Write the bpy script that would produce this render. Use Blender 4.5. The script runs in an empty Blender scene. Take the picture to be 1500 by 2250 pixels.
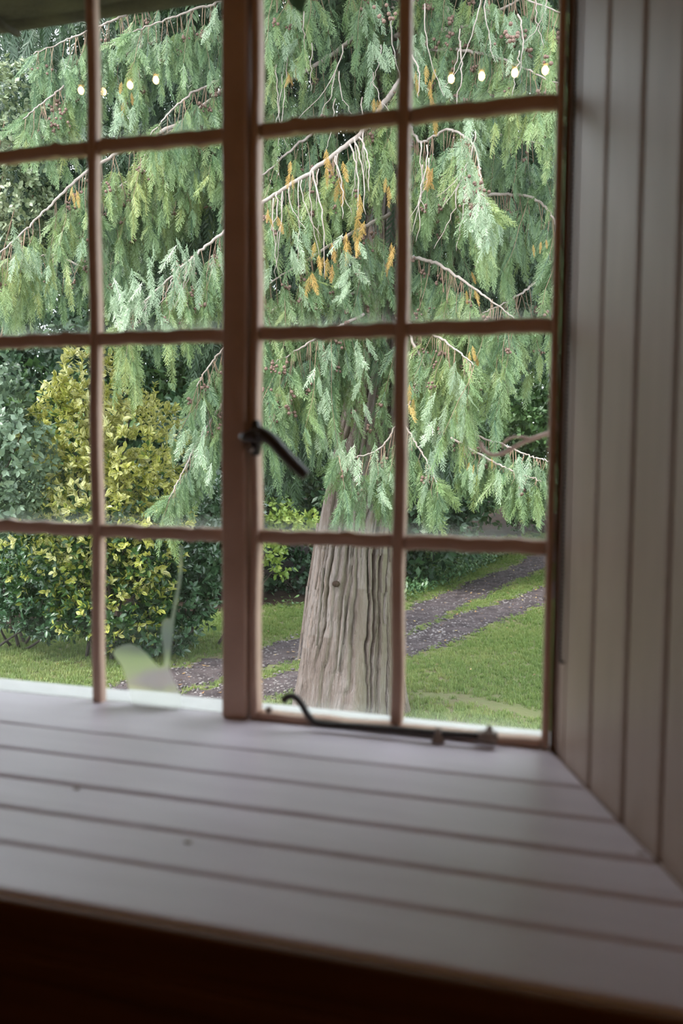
import bpy, bmesh, math, random
import numpy as np
from mathutils import Vector, Matrix

rng = np.random.default_rng(7)
random.seed(7)
S = bpy.context.scene
COL = S.collection

# ------------------------------------------------------------------ camera
CAM = np.array([0.0, -1.3, 0.0])
AX_R = np.array([0.95557919, 0.29461031, 0.00855449])
AX_U = np.array([-0.02834143, 0.06295912, 0.99761361])
AX_F = np.array([-0.29336867, 0.95354125, -0.0685121])
FPX = 2000.0
cd = bpy.data.cameras.new('camera')
cd.sensor_fit = 'VERTICAL'
cd.sensor_height = 36.0
cd.sensor_width = 24.0
cd.lens = 36.0 * FPX / 2250.0
cd.clip_start = 0.02
cd.clip_end = 200
cd.dof.use_dof = True
cd.dof.focus_distance = 6.8
cd.dof.aperture_fstop = 3.4
cam = bpy.data.objects.new('camera', cd)
COL.objects.link(cam)
M = Matrix.Identity(4)
for i in range(3):
    M[i][0], M[i][1], M[i][2], M[i][3] = AX_R[i], AX_U[i], -AX_F[i], CAM[i]
cam.matrix_world = M
S.camera = cam

# ------------------------------------------------------------------ sky, sun, exposure
world = bpy.data.worlds.new('overcast_sky')
S.world = world
world.use_nodes = True
bg = world.node_tree.nodes['Background']
bg.inputs[0].default_value = (0.85, 0.915, 1.0, 1)
bg.inputs[1].default_value = 2.9
sun_d = bpy.data.lights.new('soft_sun', 'SUN')
sun_d.energy = 3.6
sun_d.angle = math.radians(20)
sun_d.color = (1.0, 0.97, 0.9)
sun = bpy.data.objects.new('soft_sun', sun_d)
COL.objects.link(sun)
sun.rotation_euler = Vector((0.42, 0.45, -0.85)).to_track_quat('-Z', 'Y').to_euler()
sun.location = (-3, -2, 12)
vs = S.view_settings
vs.view_transform = 'Standard'
vs.look = 'None'
vs.gamma = 1
vs.use_curve_mapping = False
vs.exposure = 0.95
S.cycles.max_bounces = 7
S.cycles.diffuse_bounces = 4
S.cycles.glossy_bounces = 3
S.cycles.transmission_bounces = 4
S.cycles.transparent_max_bounces = 12
S.cycles.caustics_reflective = False
S.cycles.caustics_refractive = False

# ------------------------------------------------------------------ helpers
def ray(px, py):
    return AX_F + AX_R * (px - 750) / FPX - AX_U * (py - 1125) / FPX
def W(px, py, Y):
    """point where the line of sight through photo position px, py meets the upright plane y = Y"""
    d = ray(px, py)
    return CAM + d * (Y - CAM[1]) / d[1]
def onz(px, py, z):
    d = ray(px, py)
    return CAM + d * (z - CAM[2]) / d[2]
def proj(P):
    d = np.asarray(P) - CAM
    w = d @ AX_F
    return 750 + FPX * (d @ AX_R) / w, 1125 - FPX * (d @ AX_U) / w, w

def tag(o, label=None, cat=None, group=None, kind=None):
    if label: o['label'] = label
    if cat: o['category'] = cat
    if group: o['group'] = group
    if kind: o['kind'] = kind
    return o
def empty(name, loc=(0, 0, 0)):
    o = bpy.data.objects.new(name, None)
    o.empty_display_size = 0.05
    o.location = loc
    COL.objects.link(o)
    return o
def link(name, me, parent=None):
    o = bpy.data.objects.new(name, me)
    COL.objects.link(o)
    if parent is not None:
        o.parent = parent
        a = parent
        off = Vector((0, 0, 0))
        while a is not None:
            off += a.location
            a = a.parent
        o.location = -off
    return o
def mesh_np(name, V, F, mat, attrs=None, smooth=False):
    """fast mesh from a vertex array and a triangle (or quad) array"""
    V = np.ascontiguousarray(V, dtype=np.float32)
    F = np.ascontiguousarray(F, dtype=np.int32)
    me = bpy.data.meshes.new(name)
    n, k = F.shape
    me.vertices.add(len(V))
    me.vertices.foreach_set('co', V.ravel())
    me.loops.add(n * k)
    me.loops.foreach_set('vertex_index', F.ravel())
    me.polygons.add(n)
    me.polygons.foreach_set('loop_start', np.arange(0, n * k, k, dtype=np.int32))
    if smooth:
        me.polygons.foreach_set('use_smooth', np.ones(n, dtype=bool))
    for an, av in (attrs or {}).items():
        a = me.attributes.new(an, 'FLOAT', 'POINT')
        a.data.foreach_set('value', np.ascontiguousarray(av, dtype=np.float32))
    me.update(calc_edges=True)
    if mat is not None:
        me.materials.append(mat)
    return me
def box_bm(bm, x0, x1, y0, y1, z0, z1):
    vs_ = [bm.verts.new(p) for p in ((x0, y0, z0), (x1, y0, z0), (x1, y1, z0), (x0, y1, z0), (x0, y0, z1), (x1, y0, z1), (x1, y1, z1), (x0, y1, z1))]
    for f in ((0, 3, 2, 1), (4, 5, 6, 7), (0, 1, 5, 4), (1, 2, 6, 5), (2, 3, 7, 6), (3, 0, 4, 7)):
        bm.faces.new([vs_[i] for i in f])
def prism_bm(bm, poly, z0, z1):
    """upright prism over a plan polygon"""
    a = [bm.verts.new((x, y, z0)) for x, y in poly]
    b = [bm.verts.new((x, y, z1)) for x, y in poly]
    n = len(poly)
    bm.faces.new(a[::-1]); bm.faces.new(b)
    for i in range(n):
        bm.faces.new((a[i], a[(i + 1) % n], b[(i + 1) % n], b[i]))
def bm_obj(name, bm, mat, parent=None, bevel=0.0, seg=2, smooth=False):
    if bevel:
        bmesh.ops.bevel(bm, geom=list(bm.edges), offset=bevel, segments=seg, affect='EDGES', profile=0.5)
    bmesh.ops.recalc_face_normals(bm, faces=list(bm.faces))
    me = bpy.data.meshes.new(name)
    bm.to_mesh(me)
    bm.free()
    me.materials.append(mat)
    if smooth:
        for p in me.polygons: p.use_smooth = True
    return link(name, me, parent)
def box(name, x0, x1, y0, y1, z0, z1, mat, parent=None, bevel=0.0):
    bm = bmesh.new()
    box_bm(bm, x0, x1, y0, y1, z0, z1)
    return bm_obj(name, bm, mat, parent, bevel)
def tube_arr(pts, rad, seg=6):
    """tube along a polyline -> vertices, triangles"""
    pts = np.asarray(pts, float)
    n = len(pts)
    rad = np.broadcast_to(np.asarray(rad, float), (n,))
    T = np.gradient(pts, axis=0)
    T /= np.linalg.norm(T, axis=1)[:, None] + 1e-9
    ref = np.array([0.31, 0.9, 0.29])
    U = np.cross(T, ref); U /= np.linalg.norm(U, axis=1)[:, None] + 1e-9
    B = np.cross(T, U)
    a = np.linspace(0, 2 * np.pi, seg, endpoint=False)
    V = pts[:, None, :] + rad[:, None, None] * (np.cos(a)[None, :, None] * U[:, None, :] + np.sin(a)[None, :, None] * B[:, None, :])
    V = V.reshape(-1, 3)
    F = []
    for i in range(n - 1):
        for j in range(seg):
            p, q = i * seg + j, i * seg + (j + 1) % seg
            F += [(p, q, q + seg), (p, q + seg, p + seg)]
    c0, c1 = len(V), len(V) + 1
    V = np.vstack([V, pts[:1], pts[-1:]])
    for j in range(seg):
        F.append((c0, (j + 1) % seg, j))
        F.append((c1, (n - 1) * seg + j, (n - 1) * seg + (j + 1) % seg))
    return V, np.array(F)
def tube(name, pts, rad, mat, parent=None, seg=8):
    V, F = tube_arr(pts, rad, seg)
    return link(name, mesh_np(name, V, F, mat, smooth=True), parent)
def join_arr(parts):
    V, F, o = [], [], 0
    for v, f in parts:
        V.append(v); F.append(np.asarray(f) + o); o += len(v)
    return np.vstack(V), np.vstack(F)
def smooth_path(pts, n):
    """Catmull-Rom resampling"""
    P = np.asarray(pts, float)
    P = np.vstack([2 * P[0] - P[1], P, 2 * P[-1] - P[-2]])
    out = []
    m = len(P) - 3
    for t in np.linspace(0, m - 1e-6, n):
        i = int(t); u = t - i
        a, b, c, d = P[i:i + 4]
        out.append(0.5 * (2 * b + (c - a) * u + (2 * a - 5 * b + 4 * c - d) * u * u + (3 * b - a - 3 * c + d) * u ** 3))
    return np.array(out)
def rot_batch(yaw, pitch, roll):
    """Rz(yaw) @ Rx(pitch) @ Ry(roll)"""
    cz, sz, cx, sx, cy, sy = np.cos(yaw), np.sin(yaw), np.cos(pitch), np.sin(pitch), np.cos(roll), np.sin(roll)
    n = len(yaw); o = np.zeros(n); i = np.ones(n)
    Z = np.stack([np.stack([cz, -sz, o], -1), np.stack([sz, cz, o], -1), np.stack([o, o, i], -1)], 1)
    X = np.stack([np.stack([i, o, o], -1), np.stack([o, cx, -sx], -1), np.stack([o, sx, cx], -1)], 1)
    Y = np.stack([np.stack([cy, o, sy], -1), np.stack([o, i, o], -1), np.stack([-sy, o, cy], -1)], 1)
    return Z @ X @ Y
OPEN = [(0, 190), (218, 497), (573, 870), (898, 1228)]
def in_view(px, py, w):
    ok = np.zeros(len(px), bool)
    for a, b in OPEN: ok |= (px > a) & (px < b)
    return ok & (py > 0) & (py < 1560) & (w > 0)
def scatter(name, tmpl, idx, R, L, s, mat, parent, rnd, singles=0, single_name='leaf', ymin=-1e9, ymax=1e9):
    """place templates (V, F, t) by rotation R, position L, scale s: the `singles` nearest in view become objects of
    their own that share mesh data, the rest one joined mesh"""
    idx = np.asarray(idx); n = len(idx)
    single = np.zeros(n, bool)
    if singles:
        px, py, w = proj(L)
        score = np.where(in_view(px, py, w) & (py > ymin) & (py < ymax), s / np.maximum(w, .1), 0)
        pick = np.argsort(-score)[:singles]
        single[pick] = score[pick] > 0
        shared = []
        for k, (V, F, t) in enumerate(tmpl):
            shared.append([mesh_np(single_name, V, F, mat, {'t': t, 'rnd': np.full(len(V), q)}) for q in (.15, .4, .65, .9)])
        for i in np.nonzero(single)[0]:
            o = bpy.data.objects.new(single_name, shared[idx[i]][min(3, int(rnd[i] * 4))])
            COL.objects.link(o)
            o.parent = parent
            m = Matrix.Identity(4)
            for a in range(3):
                for b in range(3): m[a][b] = R[i, a, b] * s[i]
                m[a][3] = L[i, a] - parent.location[a]
            o.matrix_local = m
    Vs, Fs, ts, rs, off = [], [], [], [], 0
    for k, (V, F, t) in enumerate(tmpl):
        q = np.nonzero((idx == k) & ~single)[0]
        if not len(q): continue
        VV = np.einsum('nij,vj->nvi', R[q] * s[q][:, None, None], V) + L[q][:, None, :]
        Vs.append(VV.reshape(-1, 3))
        Fs.append((F[None] + (np.arange(len(q)) * len(V))[:, None, None] + off).reshape(-1, 3))
        ts.append(np.tile(t, len(q))); rs.append(np.repeat(rnd[q], len(V)))
        off += len(q) * len(V)
    me = mesh_np(name, np.vstack(Vs), np.vstack(Fs), mat, {'t': np.concatenate(ts), 'rnd': np.concatenate(rs)})
    o = link(name, me, parent)
    o['kind'] = 'stuff'
    return o

# ------------------------------------------------------------------ materials
def new_mat(name):
    m = bpy.data.materials.new(name)
    m.use_nodes = True
    nt = m.node_tree
    p = nt.nodes['Principled BSDF']
    return m, nt, p
def ramp(nt, stops):
    r = nt.nodes.new('ShaderNodeValToRGB')
    el = r.color_ramp.elements
    while len(el) < len(stops): el.new(0.5)
    for e, (x, c) in zip(el, stops):
        e.position = x; e.color = (*c, 1)
    return r
def noise(nt, scale, detail=4, coord='Object', rough=0.55, stretch=None):
    tc = nt.nodes.new('ShaderNodeTexCoord')
    n = nt.nodes.new('ShaderNodeTexNoise')
    n.inputs['Scale'].default_value = scale
    n.inputs['Detail'].default_value = detail
    n.inputs['Roughness'].default_value = rough
    src = tc.outputs[coord]
    if coord == 'World':
        pass
    if stretch:
        mp = nt.nodes.new('ShaderNodeMapping')
        mp.inputs['Scale'].default_value = stretch
        nt.links.new(src, mp.inputs[0]); src = mp.outputs[0]
    nt.links.new(src, n.inputs['Vector'])
    return n
def world_noise(nt, scale, detail=3, stretch=None):
    g = nt.nodes.new('ShaderNodeNewGeometry')
    n = nt.nodes.new('ShaderNodeTexNoise')
    n.inputs['Scale'].default_value = scale
    n.inputs['Detail'].default_value = detail
    src = g.outputs['Position']
    if stretch:
        mp = nt.nodes.new('ShaderNodeMapping')
        mp.inputs['Scale'].default_value = stretch
        nt.links.new(src, mp.inputs[0]); src = mp.outputs[0]
    nt.links.new(src, n.inputs['Vector'])
    return n
def bump(nt, p, n, strength, dist=0.01, out='Fac'):
    b = nt.nodes.new('ShaderNodeBump')
    b.inputs['Strength'].default_value = strength
    b.inputs['Distance'].default_value = dist
    nt.links.new(n.outputs[out], b.inputs['Height'])
    nt.links.new(b.outputs[0], p.inputs['Normal'])
def paint(name, c1, c2, rough=0.45, scale=9, stretch=None, bmp=0.08, spec=0.5):
    m, nt, p = new_mat(name)
    n = world_noise(nt, scale, 5, stretch)
    r = ramp(nt, [(0.3, c1), (0.7, c2)])
    nt.links.new(n.outputs['Fac'], r.inputs[0])
    nt.links.new(r.outputs[0], p.inputs['Base Color'])
    p.inputs['Roughness'].default_value = rough
    p.inputs['Specular IOR Level'].default_value = spec
    n2 = world_noise(nt, scale * 6, 3, stretch)
    bump(nt, p, n2, bmp, 0.004)
    return m
def mix_rgb(nt, fac, a, b):
    x = nt.nodes.new('ShaderNodeMix'); x.data_type = 'RGBA'
    for sock, v in ((x.inputs[0], fac), (x.inputs[6], a), (x.inputs[7], b)):
        if hasattr(v, 'links') or hasattr(v, 'is_linked'): nt.links.new(v, sock)
        elif isinstance(v, tuple): sock.default_value = (*v, 1)
        else: sock.default_value = v
    return x.outputs[2]
def attr(nt, name):
    a = nt.nodes.new('ShaderNodeAttribute'); a.attribute_name = name
    return a.outputs['Fac']
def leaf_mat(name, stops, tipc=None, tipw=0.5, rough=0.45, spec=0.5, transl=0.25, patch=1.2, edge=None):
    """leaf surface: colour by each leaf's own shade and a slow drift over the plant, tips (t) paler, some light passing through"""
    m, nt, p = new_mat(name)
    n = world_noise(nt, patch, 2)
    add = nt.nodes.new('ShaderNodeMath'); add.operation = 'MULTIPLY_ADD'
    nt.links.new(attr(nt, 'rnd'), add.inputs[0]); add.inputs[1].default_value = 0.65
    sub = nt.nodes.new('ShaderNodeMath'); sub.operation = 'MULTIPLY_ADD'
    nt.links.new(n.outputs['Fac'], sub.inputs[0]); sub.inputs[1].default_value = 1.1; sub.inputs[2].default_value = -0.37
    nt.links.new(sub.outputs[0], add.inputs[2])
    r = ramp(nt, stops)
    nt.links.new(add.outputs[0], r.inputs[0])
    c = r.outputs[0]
    if edge:
        rr = ramp(nt, [(0.06, (0, 0, 0)), (0.22, (1, 1, 1))])
        nt.links.new(attr(nt, 't'), rr.inputs[0])
        c = mix_rgb(nt, rr.outputs[0], edge, c)
    elif tipc:
        pw = nt.nodes.new('ShaderNodeMath'); pw.operation = 'MULTIPLY'
        nt.links.new(attr(nt, 't'), pw.inputs[0]); pw.inputs[1].default_value = tipw
        c = mix_rgb(nt, pw.outputs[0], c, tipc)
    nt.links.new(c, p.inputs['Base Color'])
    p.inputs['Roughness'].default_value = rough
    p.inputs['Specular IOR Level'].default_value = spec
    if transl:
        tr = nt.nodes.new('ShaderNodeBsdfTranslucent')
        nt.links.new(c, tr.inputs[0])
        mx = nt.nodes.new('ShaderNodeMixShader'); mx.inputs[0].default_value = transl
        out = nt.nodes['Material Output']
        nt.links.new(p.outputs[0], mx.inputs[1]); nt.links.new(tr.outputs[0], mx.inputs[2])
        nt.links.new(mx.outputs[0], out.inputs[0])
    return m

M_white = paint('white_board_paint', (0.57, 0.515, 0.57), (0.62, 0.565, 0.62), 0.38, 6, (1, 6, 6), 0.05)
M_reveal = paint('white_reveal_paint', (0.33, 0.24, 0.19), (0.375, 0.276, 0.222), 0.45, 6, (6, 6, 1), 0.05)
M_bar = paint('aged_cream_window_paint', (0.47, 0.31, 0.23), (0.55, 0.37, 0.28), 0.5, 14, None, 0.25)
M_out = paint('weathered_white_masonry_paint', (0.52, 0.515, 0.50), (0.60, 0.59, 0.575), 0.8, 25, None, 0.6)
M_iron = paint('dark_wrought_iron', (0.018, 0.014, 0.012), (0.04, 0.028, 0.022), 0.45, 40, None, 0.4)
M_pin = paint('worn_bronze', (0.20, 0.15, 0.12), (0.30, 0.24, 0.20), 0.5, 60, None, 0.3)
M_wood = paint('dark_stained_wood', (0.10, 0.040, 0.013), (0.16, 0.066, 0.022), 0.6, 5, (1, 12, 12), 0.15)
M_room = paint('warm_room_plaster', (0.17, 0.12, 0.08), (0.20, 0.145, 0.10), 0.8, 2, None, 0.1)
M_floor = paint('dark_floor_boards', (0.10, 0.055, 0.03), (0.16, 0.09, 0.05), 0.5, 4, (1, 10, 1), 0.1)
M_eave = paint('mossy_dark_eave', (0.02, 0.016, 0.010), (0.055, 0.05, 0.025), 0.9, 14, None, 0.8)
M_chain = paint('steel_bead_chain', (0.016, 0.013, 0.011), (0.03, 0.025, 0.02), 0.5, 30, None, .08, .3)
M_stone = paint('rendered_outer_wall', (0.55, 0.54, 0.50), (0.66, 0.65, 0.61), 0.9, 5, None, 0.5)

def glass_mat():
    m, nt, p = new_mat('old_dusty_window_glass')
    nt.nodes.remove(p)
    out = nt.nodes['Material Output']
    tr = nt.nodes.new('ShaderNodeBsdfTransparent'); tr.inputs[0].default_value = (0.975, 0.985, 0.975, 1)
    gl = nt.nodes.new('ShaderNodeBsdfGlossy'); gl.inputs['Roughness'].default_value = 0.0
    lw = nt.nodes.new('ShaderNodeLayerWeight'); lw.inputs[0].default_value = .5
    pw = nt.nodes.new('ShaderNodeMath'); pw.operation = 'POWER'; pw.inputs[1].default_value = 5
    nt.links.new(lw.outputs['Facing'], pw.inputs[0])
    ma = nt.nodes.new('ShaderNodeMath'); ma.operation = 'MULTIPLY_ADD'; ma.inputs[1].default_value = .5; ma.inputs[2].default_value = .04
    nt.links.new(pw.outputs[0], ma.inputs[0])
    mx = nt.nodes.new('ShaderNodeMixShader')
    nt.links.new(ma.outputs[0], mx.inputs[0]); nt.links.new(tr.outputs[0], mx.inputs[1]); nt.links.new(gl.outputs[0], mx.inputs[2])
    # grime settled along the lower edge and the corners of each pane
    tc = nt.nodes.new('ShaderNodeTexCoord')
    sp = nt.nodes.new('ShaderNodeSeparateXYZ'); nt.links.new(tc.outputs['Generated'], sp.inputs[0])
    n = noise(nt, 9, 4)
    ed = ramp(nt, [(0.0, (0.40,) * 3), (0.04, (0.14,) * 3), (0.10, (0.012,) * 3), (0.95, (0.006,) * 3)])
    e2 = ed.color_ramp.elements.new(1.0); e2.color = (0.12,) * 3 + (1,)
    nt.links.new(sp.outputs['Z'], ed.inputs[0])
    ml = nt.nodes.new('ShaderNodeMath'); ml.operation = 'MULTIPLY'
    nt.links.new(ed.outputs[0], ml.inputs[0]); nt.links.new(n.outputs['Fac'], ml.inputs[1])
    df = nt.nodes.new('ShaderNodeBsdfTranslucent'); df.inputs[0].default_value = (0.75, 0.77, 0.72, 1)
    m2 = nt.nodes.new('ShaderNodeMixShader')
    nt.links.new(ml.outputs[0], m2.inputs[0]); nt.links.new(mx.outputs[0], m2.inputs[1]); nt.links.new(df.outputs[0], m2.inputs[2])
    nt.links.new(m2.outputs[0], out.inputs[0])
    return m
M_glass = glass_mat()

# ------------------------------------------------------------------ room shell
ZS = -0.42            # sill board level
WF = -0.60            # inner face of the thick window wall
FLOOR, CEIL = -1.45, 2.45
XL, XR, YB = -3.9, 2.2, -4.6
REV = (0.157, -0.386)
def reveal_x(y): return -0.086 + (-y) * REV[0] / -REV[1]

def struct(o, label=None):
    o['kind'] = 'structure'
    if label: o['label'] = label
    return o
struct(box('floor', XL, XR, YB, WF, FLOOR - .08, FLOOR, M_floor), 'dark boarded floor of the room inside the window')
struct(box('ceiling', XL, XR, YB, WF, CEIL, CEIL + .08, M_room), 'warm plaster ceiling of the room inside the window')
struct(box('wall_left', XL - .1, XL, YB, WF, FLOOR, CEIL, M_room), 'plain plaster wall at the left end of the room')
struct(box('wall_right', XR, XR + .1, YB, WF, FLOOR, CEIL, M_room), 'plain plaster wall at the right end of the room')
struct(box('wall_front', XL - .1, XR + .1, YB - .1, YB, FLOOR, CEIL, M_room), 'plain plaster wall opposite the window')
bm = bmesh.new()
HEAD = 0.90
box_bm(bm, XL - .1, XR + .1, WF, .03, -2.75, ZS - .03)
box_bm(bm, XL - .1, XR + .1, WF, .03, HEAD, CEIL + .1)
box_bm(bm, XL - .1, -1.62, WF, .03, ZS - .03, HEAD)
prism_bm(bm, [(-.075, .03), (reveal_x(WF) + .03, WF), (XR + .1, WF), (XR + .1, .03)], ZS - .03, HEAD)
struct(bm_obj('wall_back', bm, M_stone), 'thick white wall that holds the window')

# sill lining: six long boards with recessed joints
sill = empty('trim_1', (-.7, -.3, ZS))
struct(sill, 'deep white window sill of long tongued boards')
seams = [0.012, -.145, -.243, -.335, -.42, -.503, WF + .005]
for a, b in zip(seams[:-1], seams[1:]):
    bm = bmesh.new()
    y0, y1 = b + .0006, a - .0006
    dz = rng.uniform(-.0008, .0008)
    prism_bm(bm, [(-1.60, y0), (reveal_x(y0) - .001, y0), (reveal_x(y1) - .001, y1), (-1.60, y1)], ZS - .022, ZS + dz)
    bm_obj('board', bm, M_white, sill, bevel=.0068, seg=3)
bm = bmesh.new()
prism_bm(bm, [(-1.60, WF), (reveal_x(WF), WF), (-.09, .012), (-1.60, .012)], ZS - .029, ZS - .0042)
bm_obj('tongue_strip', bm, paint('shadowed_joint_paint', (.42, .35, .34), (.46, .39, .38), .6), sill)
# small dents in the sill boards
for px, py in ((168, 1733), (413, 1851), (1408, 1876)):
    q = onz(px, py, ZS)
    bm = bmesh.new()
    bmesh.ops.create_uvsphere(bm, u_segments=10, v_segments=6, radius=.0035, matrix=Matrix.Translation((q[0], q[1], ZS + .0005)) @ Matrix.Diagonal((1.4, 1, .25, 1)))
    bm_obj('knot', bm, M_pin, sill, smooth=True)
# dark wooden nosing and panel below
nose = empty('trim_2', (-.7, WF, ZS - .05))
struct(nose, 'dark brown wooden nosing and panel below the white sill')
box('nosing', XL, reveal_x(WF) + .6, WF - .007, WF + .0035, ZS - .040, ZS - .0015, M_wood, nose, bevel=.004)
box('panel', XL, XR, WF - .004, WF - .0005, FLOOR, ZS - .040, M_wood, nose, bevel=.001)
box('moulding', XL, XR, WF - .012, WF - .003, ZS - .072, ZS - .050, M_wood, nose, bevel=.003)

# splayed right reveal: upright boards
rev = empty('trim_3', (-.05, -.15, .2))
struct(rev, 'splayed white reveal of upright boards right of the window')
dirv = np.array([REV[0], REV[1]]); dirv /= np.linalg.norm(dirv)
nrm = np.array([-dirv[1], dirv[0]]) * -1            # towards the opening
if nrm[0] > 0: nrm = -nrm
o0 = np.array([-.086, 0.0])
def along(px, py):
    """distance along the reveal where the sight line meets its plane"""
    d = ray(px, py)
    n3 = np.array([nrm[0], nrm[1], 0])
    t = ((np.array([o0[0], o0[1], 0]) - CAM) @ n3) / (d @ n3)
    P = CAM + d * t
    return (P[:2] - o0) @ dirv
cuts = [-.004, along(1258, 800), along(1319, 800), along(1396, 800), along(1483, 800)]
step = cuts[-1] - cuts[-2]
while cuts[-1] + step < .62: cuts.append(cuts[-1] + step)
cuts.append(.6475)
cuts = [c for i, c in enumerate(cuts) if i == 0 or c > cuts[i - 1] + .004]
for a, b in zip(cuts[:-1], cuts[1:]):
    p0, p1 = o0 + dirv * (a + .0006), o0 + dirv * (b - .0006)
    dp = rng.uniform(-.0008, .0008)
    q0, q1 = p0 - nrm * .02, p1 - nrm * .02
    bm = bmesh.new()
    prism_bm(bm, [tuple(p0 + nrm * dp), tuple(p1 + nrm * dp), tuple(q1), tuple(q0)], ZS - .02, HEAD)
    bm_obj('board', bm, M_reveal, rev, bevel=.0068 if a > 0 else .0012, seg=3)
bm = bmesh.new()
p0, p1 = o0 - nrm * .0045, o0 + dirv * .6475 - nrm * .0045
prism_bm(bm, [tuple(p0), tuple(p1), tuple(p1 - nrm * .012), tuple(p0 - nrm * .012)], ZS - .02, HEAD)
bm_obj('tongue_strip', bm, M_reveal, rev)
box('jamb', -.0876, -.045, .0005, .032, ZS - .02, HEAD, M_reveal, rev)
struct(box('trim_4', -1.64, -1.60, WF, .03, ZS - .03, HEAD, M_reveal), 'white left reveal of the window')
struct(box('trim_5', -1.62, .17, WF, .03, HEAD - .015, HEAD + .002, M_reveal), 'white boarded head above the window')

# ------------------------------------------------------------------ window: fixed light and casement
XV = [-1.285, -1.052, -.8176]
XPOST0, XPOST1 = -.5875, -.5455
ZR = [.4745, .1739, -.1348]
ZTOP = .785
Y0, Y1 = -.008, .012
def bar(name, x0, x1, z0, z1, parent, y0=Y0, y1=Y1, bevel=.0045, wob=0.0008):
    """a painted glazing bar, slightly uneven along its length, with rounded arrises"""
    bm = bmesh.new()
    box_bm(bm, x0, x1, y0, y1, z0, z1)
    horiz = (x1 - x0) > (z1 - z0)
    ax = 0 if horiz else 2
    es = [e for e in bm.edges if abs(e.verts[0].co[ax] - e.verts[1].co[ax]) > .02]
    bmesh.ops.subdivide_edges(bm, edges=es, cuts=14, use_grid_fill=True)
    for v in bm.verts:
        k = v.co[ax] * 60
        w = wob * (math.sin(k + x0 * 90) + math.sin(k * 2.3 + z0 * 70))
        v.co[2 if horiz else 0] += w
    es = [e for e in bm.edges if len(e.link_faces) == 2 and e.calc_face_angle(0) > .8]
    bmesh.ops.bevel(bm, geom=es, offset=bevel, segments=3, affect='EDGES', profile=.5)
    return bm_obj(name, bm, M_bar, parent, smooth=True)
def pane(x0, x1, z0, z1, parent, ry=0.0):
    bm = bmesh.new()
    box_bm(bm, x0, x1, .004, .007, z0, z1)
    o = bm_obj('pane', bm, M_glass, parent)
    return o
win1 = empty('window_1', (-.9, 0, ZS)); struct(win1, 'fixed leaded style window light of small panes left of the thick post')
bar('frame', XV[0] - .33, XV[0] - .29, ZS, ZTOP + .04, win1)
bar('post', XPOST0, XPOST1 - .001, ZS, HEAD - .012, win1, y0=-.020, y1=.022, bevel=.005)
bar('head_rail', XV[0] - .29, XPOST0, ZTOP, HEAD - .012, win1)
for x in XV:
    bar('glazing_bar', x - .0085, x + .0085, ZS - .004, ZTOP, win1)
xs = [XV[0] - .29] + XV + [XPOST0]
for x0, x1 in zip(xs[:-1], xs[1:]):
    for z in ZR:
        bar('glazing_bar', x0 + .0085 * (x0 in XV), x1 - .0085 * (x1 in XV), z - .0105, z + .0105, win1, y0=Y0 + .001, y1=Y1 - .001)
    zz = [ZTOP] + ZR + [ZS - .004]
    for za, zb in zip(zz[:-1], zz[1:]): pane(x0, x1, zb, za, win1)
win2 = empty('window_2', (-.3, 0, ZS)); struct(win2, 'opening casement of eight small panes with iron handle and stay')
XC0, XC1 = -.5435, -.0885
bar('stile', XC0, XC0 + .013, ZS, ZTOP, win2, y0=-.014)
bar('stile', XC1 - .0105, XC1, ZS, ZTOP, win2, y0=-.014)
bar('rail', XC0 + .013, XC1 - .0105, ZS + .0005, ZS + .0125, win2, y0=-.014)
bar('rail', XC0 + .013, XC1 - .0105, ZTOP - .02, HEAD - .012, win2, y0=-.014)
xm = -.3114
bar('glazing_bar', xm - .0092, xm + .0092, ZS + .012, ZTOP - .02, win2)
for x0, x1 in ((XC0 + .013, xm - .0092), (xm + .0092, XC1 - .0105)):
    for z in ZR:
        bar('glazing_bar', x0, x1, z - .0105, z + .0105, win2, y0=Y0 + .001, y1=Y1 - .001)
    zz = [ZTOP - .02] + ZR + [ZS + .0125]
    for za, zb in zip(zz[:-1], zz[1:]): pane(x0, x1, zb, za, win2)
# cockspur handle on the casement stile
h = W(568, 958, -.02)
hb = empty('handle', h); hb.parent = win2; hb.location = Vector(h) - win2.location
def tube_part(name, pts, rad, mat, parent, top, seg=8):
    V, F = tube_arr(pts, rad, seg)
    o = bpy.data.objects.new(name, mesh_np(name, V - np.array(top), F, mat, smooth=True)); COL.objects.link(o); o.parent = parent
    return o
def at(px, py, y): return W(px, py, y)
tube_part('back_plate', [at(562, 925, -.019), at(563, 945, -.021), at(563, 975, -.021), at(562, 1000, -.019)], [.006, .010, .010, .006], M_iron, hb, h, 10)
tube_part('pivot_boss', [at(570, 955, -.016), at(572, 957, -.036), at(573, 957, -.045)], [.012, .013, .009], M_iron, hb, h, 14)
tube_part('nose', [at(580, 955, -.034), at(556, 958, -.036), at(538, 961, -.036), at(527, 958, -.035)], [.009, .011, .008, .004], M_iron, hb, h, 10)
tube_part('lever', smooth_path([at(572, 952, -.04), at(596, 966, -.045), at(620, 993, -.05), at(648, 1022, -.05), at(673, 1046, -.047)], 14), list(np.linspace(.0105, .0085, 14)), M_iron, hb, h, 10)
tube_part('screw', [at(549, 985, -.028), at(551, 990, -.034)], [.005, .004], M_pin, hb, h, 8)
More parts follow.
